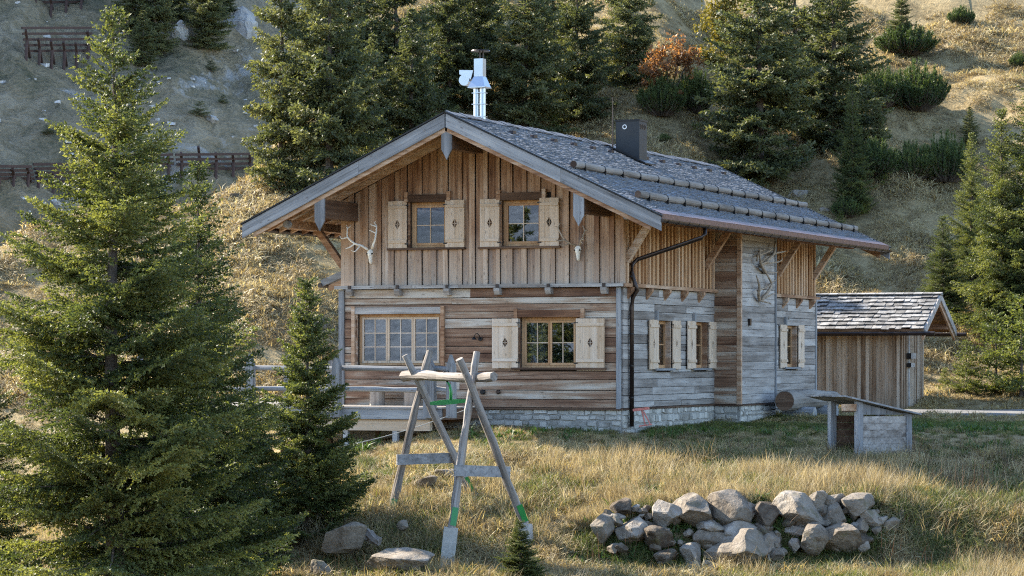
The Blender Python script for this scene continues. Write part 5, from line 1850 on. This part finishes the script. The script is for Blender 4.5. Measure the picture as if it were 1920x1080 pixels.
for i, (x, y, h, v, lab) in enumerate(((-16.8, -38.0, 9.5, 1, 'spruce out in the meadow, seen only mirrored in the right-hand panes'), (-21.0, -44.0, 11.0, 0, 'second meadow spruce, seen only mirrored in the panes'))):
    plant_tree(FAR[v], Vector((x, y, ground(x, y) - .1)), h, 1.1, i * 2.0, lab, G2, 'spruce_far')
G3 = 'spruce saplings'
for (px, pb, pt, lab, wm) in ((1405, 345, 282, 'thin sapling at the roof edge in front of the massive spruce', .5), (1432, 342, 305, 'stunted sapling right of the thin one by the roof edge', 1.0),
                     (1040, 262, 205, 'light sapling rising just behind the ridge right of the tall sunlit spruce', .9), (1612, 405, 352, 'bushy sapling below the medium sunlit spruce', 1.3),
                     (1575, 435, 395, 'little sapling on the dry slope above the shed', 1.2), (1655, 352, 310, 'sapling left of the pine thicket', 1.2),
                     (1868, 742, 590, 'young spruce beside the gravel path at the right', 1.25), (1812, 740, 640, 'small spruce between the shed and the path spruce', 1.2), (1772, 735, 690, 'low sapling next to the shed corner', 1.2), (1915, 745, 560, 'young spruce at the right edge beside the path', 1.1)):
    p, d = hill_hit(px, pb)
    plant_tree(SP_SAP, p, tree_top(px, pt, d, p.z), wm, random.uniform(0, 6), lab, G3, 'sapling')
G4 = 'dark spruces on the far slope'
for (px, pb, pt, v, wm, lab) in ((290, 100, -90, 1, 1.1, 'left dark spruce on the shaded far slope, right of the big spruce top'), (250, 70, -110, 0, 1.1, 'dark spruce on the far slope right against the big spruce top'),
                          (388, 96, -80, 1, 1.25, 'dark spruce between the two pale cliffs on the far slope'), (330, 40, -110, 3, 1.0, 'hindmost dark spruce above the smaller pale cliff'), (420, 30, -100, 2, 1.2, 'dark spruce over the large pale cliff'), (268, 130, 20, 2, 1.5, 'lowest dark spruce on the far slope beside the big spruce')):
    p, d = far_hit(px, pb)
    plant_tree(FAR[v], p, tree_top(px, pt, d, p.z), wm, random.uniform(0, 6), lab, G4, 'spruce_far')
random.seed(15)
for i, (px, py, s, lab) in enumerate(((375, 222, 14, 'round dark shrub on the far slope above the lower barriers'), (418, 195, 8, 'small dark shrub on the far slope below the large cliff'), (395, 140, 10, 'dark shrub under the cliffs on the far slope'), (90, 255, 9, 'small shrub on the far slope left of the big spruce'))):
    p, d = far_hit(px, py)
    t = plant_tree(SP_SMALL, p, s * 2 / FPX * d, 2.4, i, lab, 'shrubs on the far slope', 'spruce_far', 'shrub')
    t['category'] = 'shrub'


# ------------------------------------------------------------------ mountain pine thickets and the autumn tree
def pine_bush_mesh(name, seed, n=170):
    r = np.random.default_rng(seed)
    P0, D, T = [], [], []
    wb = MB()
    for i in range(n):
        a = r.uniform(0, 6.28); q = math.sqrt(r.uniform(0, 1))
        bx, by = .86 * q * math.cos(a), .86 * q * math.sin(a)
        top = (1 - .55 * q * q) * r.uniform(.75, 1.08)
        tipp = np.array([bx * 1.15, by * 1.15, top]); st = np.array([bx * .35, by * .35, .02]); md = np.array([bx * .95, by * .95, top * .42])
        L = .62
        ns = 42
        t = r.uniform(.30, 1.0, ns)
        C = ((1 - t) ** 2)[:, None] * st + (2 * t * (1 - t))[:, None] * md + (t * t)[:, None] * tipp
        tg = nrm((2 * (1 - t))[:, None] * (md - st) + (2 * t)[:, None] * (tipp - md))
        P0.append(C); D.append(tg); T.append(np.full(ns, r.uniform(.2, .75)))
        wb.tube([tuple(st), tuple(md * .7 + st * .15 + tipp * .15), tuple(tipp * .6 + md * .4)], [.02, .014, .007], 3, cap=False)
    P0 = np.repeat(np.concatenate(P0), 3, 0); D = np.repeat(np.concatenate(D), 3, 0); T = np.repeat(np.concatenate(T), 3)
    N = len(P0)
    d = nrm(D * .75 + r.normal(0, .55, (N, 3))); ln = .105 * r.uniform(.6, 1.2, N)
    w = nrm(np.cross(d, r.normal(0, 1, (N, 3)))) * .011
    V = np.stack([P0 - w, P0 + w, P0 + d * ln[:, None]], 1).reshape(-1, 3)
    Tri = np.arange(N * 3).reshape(-1, 3)
    crown = fast_mesh(name, V, Tri, np.clip(T + r.normal(0, .12, N), 0, 1))
    tm = bpy.data.meshes.new(name + '_stems'); tm.from_pydata(wb.v, [], wb.f); tm.update(); tm.materials.append(M['bark'])
    return crown, tm


BUSH = [pine_bush_mesh('pine_bush%d' % i, 60 + i) for i in range(3)]
random.seed(25)
for i, (px, pb, w, h, lab) in enumerate((
        (1700, 108, 118, 62, 'round mountain pine bush high on the right slope under the single spruce'), (1802, 48, 54, 36, 'little mountain pine bush at the upper right edge of the slope'),
        (1650, 205, 110, 82, 'dark left half of the large pine thicket on the right slope'), (1722, 212, 120, 92, 'dark right half of the large pine thicket on the right slope'),
        (1635, 335, 110, 75, 'pine bush between the medium spruce and the lower thicket'), (1715, 342, 95, 78, 'left bush of the lower pine thicket on the right slope'),
        (1775, 345, 110, 92, 'sunlit right bush of the lower pine thicket on the right slope'), (1240, 222, 95, 82, 'pine bush under the orange-leaved tree behind the ridge'), (1300, 215, 80, 90, 'pine bush right under the orange tree beside the massive spruce'),
        (1912, 130, 40, 30, 'pine bush cut by the right edge high on the slope'), (1588, 412, 62, 40, 'low dark bush at the foot of the medium sunlit spruce'), (1245, 268, 26, 18, 'small dark bush left of the black chimney on the slope'))):
    p, d = hill_hit(px, pb)
    t = thing('mountain_pine', p, lab, 'bush', 'mountain pines on the slope')
    sx_, sz_ = w / FPX * d / 1.9, h / FPX * d
    cr, tm = BUSH[i % 3]
    ang = random.uniform(0, 6.28)
    for nm, me in (('foliage', cr), ('stems', tm)):
        o = bpy.data.objects.new(nm, me); COL.objects.link(o)
        if not me.materials:
            me.materials.append(M['pinebush'])
        o.parent = t; o.scale = (sx_, sx_, sz_); o.rotation_euler = (0, 0, ang)


def leaf_tree(px, pb, blobs, lab, mat, seed, leaf=.09, n=2600):
    r = np.random.default_rng(seed)
    p, d = hill_hit(px, pb)
    t = thing('autumn_tree', p, lab, 'tree')
    m = MB(); P0 = []
    for (bx, by, br) in blobs:
        c = at(bx, by, d - .3) - p
        c = np.array(c); R = br / FPX * d
        m.tube([(0, 0, -.1), tuple(c * .45 + np.array([0, 0, .1])), tuple(c)], [.05, .035, .012], 5)
        for k in range(14):
            e = c + r.normal(0, .55, 3) * R
            m.tube([tuple(c * .8), tuple(e)], [.012, .004], 3)
            q = e + r.normal(0, .24, (n // 14 // len(blobs), 3)) * R
            P0.append(q)
    P0 = np.concatenate(P0); N = len(P0)
    u = nrm(r.normal(0, 1, (N, 3))); v = nrm(np.cross(u, r.normal(0, 1, (N, 3))))
    s = leaf * r.uniform(.5, 1.1, N)[:, None]
    V = np.stack([P0 - u * s, P0 + v * s * .5, P0 + u * s, P0 - v * s * .5], 1).reshape(-1, 3)
    b4 = np.arange(N) * 4
    T = np.stack([np.stack([b4, b4 + 1, b4 + 2], -1), np.stack([b4, b4 + 2, b4 + 3], -1)], 1).reshape(-1, 3)
    me = fast_mesh('crown', V, T, np.repeat(r.random(N), 2))
    link_mesh('crown', me, M[mat], t)
    m2 = bpy.data.meshes.new('trunk'); m2.from_pydata(m.v, [], m.f); m2.update()
    link_mesh('trunk', m2, M['bark'], t)


leaf_tree(1250, 222, [(1232, 128, 26), (1252, 108, 22), (1276, 100, 28), (1290, 112, 20), (1222, 142, 16), (1262, 184, 12)], 'small tree with rusty orange leaves behind the ridge above the black chimney', 'autumn', 5)
leaf_tree(1352, 120, [(1345, 30, 30), (1352, 70, 30), (1340, 110, 24), (1355, 5, 28)], 'yellowish larch leaning against the massive spruce near the top edge', 'larch', 6, .10, 4200)

# ================================================================== GRASS (stuff)
def tuft_mesh(name, n, h, hvar, w, spread, lean, curl, seed, mat, segs=2):
    r = np.random.default_rng(seed)
    V, T, tone = [], [], []
    k = 0
    for i in range(n):
        a = r.uniform(0, 6.28); q = spread * math.sqrt(r.random())
        b0 = np.array([q * math.cos(a), q * math.sin(a), -.02])
        la = r.uniform(0, 6.28); L = h * r.uniform(1 - hvar, 1 + hvar); le = lean * r.uniform(.3, 1.3)
        dv = np.array([math.cos(la) * le, math.sin(la) * le, 1.0]); dv /= np.linalg.norm(dv)
        wv = np.array([-math.sin(la + r.normal(0, .8)), math.cos(la + r.normal(0, .8)), 0]) * w * r.uniform(.6, 1.3)
        c = curl * L * r.uniform(.3, 1.4)
        p1 = b0 + dv * L * .55
        p2 = b0 + dv * L + np.array([math.cos(la), math.sin(la), -.7]) * c
        tn = r.random()
        V += [b0 - wv, b0 + wv, p1 - wv * .8, p1 + wv * .8, p2]
        T += [(k, k + 1, k + 3), (k, k + 3, k + 2), (k + 2, k + 3, k + 4)]
        tone += [tn] * 3; k += 5
    me = fast_mesh(name, V, T, tone)
    me.materials.append(M[mat])
    return me


def scatter(name, me, L, D, scale, tilt, label, cat, seed, zoff=0.0):
    r = np.random.default_rng(seed)
    n = len(L)
    Z = terrain(L, D) + zoff
    X = CAM[0] + D * FWD[0] + L * RIGHT[0]; Y = CAM[1] + D * FWD[1] + L * RIGHT[1]
    pm = bpy.data.meshes.new(name)
    pm.vertices.add(n); pm.vertices.foreach_set('co', np.stack([X, Y, Z], -1).astype(np.float32).ravel())
    e = .3
    gl = (terrain(L + e, D) - terrain(L - e, D)) / (2 * e); gd = (terrain(L, D + e) - terrain(L, D - e)) / (2 * e)
    gx = gl * RIGHT[0] + gd * FWD[0] + r.normal(0, tilt, n); gy = gl * RIGHT[1] + gd * FWD[1] + r.normal(0, tilt, n)
    nz = nrm(np.stack([-gx, -gy, np.ones(n)], -1)); yw = r.uniform(0, 6.28, n)
    xa = np.stack([np.cos(yw), np.sin(yw), 0 * yw], -1); xa = nrm(xa - nz * (xa * nz).sum(-1, keepdims=True)); ya = np.cross(nz, xa)
    rot = np.stack([np.arctan2(ya[:, 2], nz[:, 2]), np.arcsin(np.clip(-xa[:, 2], -1, 1)), np.arctan2(xa[:, 1], xa[:, 0])], -1).astype(np.float32)
    a = pm.attributes.new('rot', 'FLOAT_VECTOR', 'POINT'); a.data.foreach_set('vector', rot.ravel())
    a = pm.attributes.new('scl', 'FLOAT', 'POINT'); a.data.foreach_set('value', scale.astype(np.float32))
    o = bpy.data.objects.new(name, pm); COL.objects.link(o)
    proto = bpy.data.objects.new(name + '_tuft', me)          # source of the instances, not linked to the scene
    ng = bpy.data.node_groups.new(name, 'GeometryNodeTree')
    ng.interface.new_socket('Geometry', in_out='INPUT', socket_type='NodeSocketGeometry')
    ng.interface.new_socket('Geometry', in_out='OUTPUT', socket_type='NodeSocketGeometry')
    gi = ng.nodes.new('NodeGroupInput'); go = ng.nodes.new('NodeGroupOutput')
    oi = ng.nodes.new('GeometryNodeObjectInfo'); oi.inputs[0].default_value = proto; oi.inputs['As Instance'].default_value = True
    ip = ng.nodes.new('GeometryNodeInstanceOnPoints')
    na = ng.nodes.new('GeometryNodeInputNamedAttribute'); na.data_type = 'FLOAT_VECTOR'; na.inputs[0].default_value = 'rot'
    nb_ = ng.nodes.new('GeometryNodeInputNamedAttribute'); nb_.data_type = 'FLOAT'; nb_.inputs[0].default_value = 'scl'
    ng.links.new(gi.outputs[0], ip.inputs['Points']); ng.links.new(oi.outputs['Geometry'], ip.inputs['Instance'])
    ng.links.new(na.outputs[0], ip.inputs['Rotation']); ng.links.new(nb_.outputs[0], ip.inputs['Scale'])
    ng.links.new(ip.outputs[0], go.inputs[0])
    md = o.modifiers.new('scatter', 'NODES'); md.node_group = ng
    o['kind'] = 'stuff'; o['label'] = label; o['category'] = cat
    return o


def sample(n, d0, d1, seed, margin=2.5):
    r = np.random.default_rng(seed)
    D = d0 + (d1 - d0) * r.random(n)
    hw = 960 / FPX * D + margin
    L = (r.random(n) * 2 - 1) * hw
    return L, D, r


def house_mask(L, D):
    X = CAM[0] + D * FWD[0] + L * RIGHT[0]; Y = CAM[1] + D * FWD[1] + L * RIGHT[1]
    inside = (X > WL - .1) & (X < .12) & (Y > -.1) & (Y < WB + .1)
    inside |= (X > 0) & (X < BX + .12) & (Y > BY0 - .1) & (Y < BY1 + .1)
    inside |= (X > DX0) & (X < DX1 - .2) & (Y > -2.1) & (Y < 5.5)
    inside |= (X > sx - SLen) & (X < sx + .1) & (Y > sy - .1) & (Y < sy + SDep)
    lh = (X - H0.x) * E1.x + (Y - H0.y) * E1.y; lc = (X - H0.x) * E2.x + (Y - H0.y) * E2.y
    inside |= (L > 9.9) & (D > 76.2) & (D < 85.2)
    fl, fd = to_ld(fo.x, fo.y)
    inside |= ((L - fl + .05) ** 2 + ((D - fd + .45) * .8) ** 2) < .45 ** 2
    # boulder wall face
    inside |= (L > 1.2) & (L < 7.6) & (D > 56.1) & (D < 57.9)
    return ~inside


TU_MAT = tuft_mesh('matted_tuft', 240, .20, .5, .0045, .34, .9, .45, 1, 'gold')
TU_STRAW = tuft_mesh('straw_tuft', 80, .38, .55, .0035, .26, .28, .16, 2, 'straw')
TU_GREEN = tuft_mesh('green_tuft', 170, .22, .5, .0045, .30, .5, .3, 3, 'greengrass')
TU_HILL = tuft_mesh('hill_tuft', 230, .17, .6, .011, .60, 1.2, .5, 4, 'gold')
TU_WEED = tuft_mesh('weed_tuft', 7, .62, .35, .004, .10, .22, .05, 5, 'weed')
TU_LEAF = tuft_mesh('leaf_tuft', 60, .16, .5, .018, .24, .9, .3, 6, 'leafweed')

short = lambda D: 1 - .55 * sstep(62.8, 65.2, D)            # grazed short close to the chalet
L, D, r = sample(9500, 50.5, 68.5, 1, 2.0)
pn = fbm(L * .5, D * .5, 41, 3); pf = fbm(L * 1.6, D * 1.6, 45, 2)
right = sstep(1.3, 2.2, L) * sstep(57.5, 59.0, D)            # the long grass terrace right of the corner
k = house_mask(L, D) & (r.random(len(L)) < (.97 - .5 * right)) & ((pf > -.42) | (r.random(len(L)) < .3))
s = np.clip(.95 + .55 * pf + .2 * r.normal(0, 1, len(L)), .45, 1.7) * short(D)
scatter('matted_grass', TU_MAT, L[k], D[k], s[k], .2, 'matted golden dry grass on the bank', 'grass', 2)
L, D, r = sample(7500, 50.5, 66.0, 3, 2.0)
pn = fbm(L * .45, D * .45, 43, 3)
right = sstep(1.2, 2.4, L) * sstep(57.6, 58.6, D)
dens = .06 + .55 * right * (1 - .75 * sstep(61.5, 64.0, D)) + .35 * sstep(4.5, 8, L) * (1 - sstep(55, 57, D)) + .2 * (pn > .35)
dens = dens * (1 - .8 * sstep(7.6, 8.8, L) * sstep(56, 58, D))
k = house_mask(L, D) & (r.random(len(L)) < dens)
s = np.clip(.8 + .35 * pn + .22 * r.normal(0, 1, len(L)), .35, 1.4) * short(D)
scatter('straw_grass', TU_STRAW, L[k], D[k], s[k], .12, 'tall straw-coloured grass on the terrace right of the corner', 'grass', 4)
L, D, r = sample(10500, 50.5, 77, 5, 2.0)
pn = fbm(L * .4, D * .4, 47, 3)
dens = .13 + .2 * (pn > .15) + .55 * sstep(1.0, 2.2, L) * sstep(60.5, 63, D) + .45 * sstep(7.2, 8.6, L) + .25 * sstep(65, 66.5, D) + .3 * (1 - sstep(54.5, 56.5, D)) * sstep(1, 4, L)
k = house_mask(L, D) & (r.random(len(L)) < dens)
s = np.clip(.95 + .4 * pn + .22 * r.normal(0, 1, len(L)), .4, 1.6) * short(D)
scatter('green_grass', TU_GREEN, L[k], D[k], s[k], .15, 'green grass along the chalet and on the right', 'grass', 6)
wall_zone = lambda L, D: (L > 1.2) & (L < 7.6) & (D > 56.1) & (D < 57.9)
L, D, r = sample(5200, 50.5, 68, 7, 2.0)
dens = .05 + .35 * sstep(7.3, 8.6, L) * (D < 65) + .2 * sstep(1.5, 3, L) * sstep(61, 63, D) * (D < 66) + .3 * wall_zone(L, D) + .35 * (L < -1.2) * (D > 62) * (D < 66)
k = (house_mask(L, D) | wall_zone(L, D)) & (r.random(len(L)) < dens)
scatter('weed_stalks', TU_WEED, L[k], D[k], r.uniform(.5, 1.25, k.sum()) * short(D[k]), .15, 'dry brown weed stalks', 'weeds', 8)
L, D, r = sample(6500, 50.5, 68, 9, 2.0)
pn = fbm(L * .8, D * .8, 51, 3)
dens = .9 * (pn > .2) * (.38 + .5 * sstep(7.2, 8.4, L) + .5 * (L < -2) * (D > 63)) + .55 * wall_zone(L, D)
k = (house_mask(L, D) | wall_zone(L, D)) & (r.random(len(L)) < dens)
scatter('leafy_weeds', TU_LEAF, L[k], D[k], r.uniform(.5, 1.3, k.sum()), .3, 'low leafy green weeds', 'weeds', 10)
L, D, r = sample(2600, 56.0, 58.4, 13, 2.0)
k = wall_zone(L, D) & (r.random(len(L)) < .8)
scatter('wall_grass', TU_GREEN, L[k], D[k], r.uniform(.4, 1.0, k.sum()), .3, 'grass growing between the boulders', 'grass', 14)
# tussocks on the slope behind
L, D, r = sample(17000, 72, 130, 11, 4.0)
k = house_mask(L, D)
pn = fbm(L * .35, D * .35, 53, 4)
k &= (r.random(len(L)) < np.clip(.85 + .5 * pn, .25, 1))
s = np.clip(.85 + .5 * pn + .2 * r.normal(0, 1, len(L)), .35, 1.8) * np.where(D < 79, .5, 1)
scatter('hill_grass', TU_HILL, L[k], D[k], s[k], .2, 'dry golden tussock grass on the slope behind', 'grass', 12)

L, D, r = sample(900, 57.5, 58.3, 17, 2.0)
k = (L > 1.3) & (L < 7.9)
scatter('overhanging_grass', TU_STRAW, L[k], D[k], r.uniform(.5, 1.0, k.sum()), .25, 'straw grass hanging over the top of the boulder wall', 'grass', 18)
# loose scree on the far slope
r_ = random.Random(9); b = MB()
for q in range(260):
    d = r_.uniform(235, 345); l = r_.uniform(-.19, -.06) * d
    cl = float(vnoise(np.array(l * .06), np.array(d * .06), 7))
    if cl < .05 and r_.random() < .8:
        continue
    z = float(far_z(np.array(l), np.array(d))); p = ld(l, d, z); sc_ = r_.uniform(.08, .30) * (1.4 if cl > .4 else 1)
    c = [Vector((r_.uniform(.6, 1.2) * sx_ * sc_, r_.uniform(.6, 1.2) * sy_ * sc_, z_ * sc_ * r_.uniform(.3, .8))) for z_ in (-1, 1) for sx_, sy_ in ((-1, -1), (1, -1), (1, 1), (-1, 1))]
    b.hexa([p + v for v in c])
scr = b.build('scree', M['cliff'], None, 'stuff')
scr['label'] = 'pale loose stones scattered over the shaded far slope'; scr['category'] = 'scree'
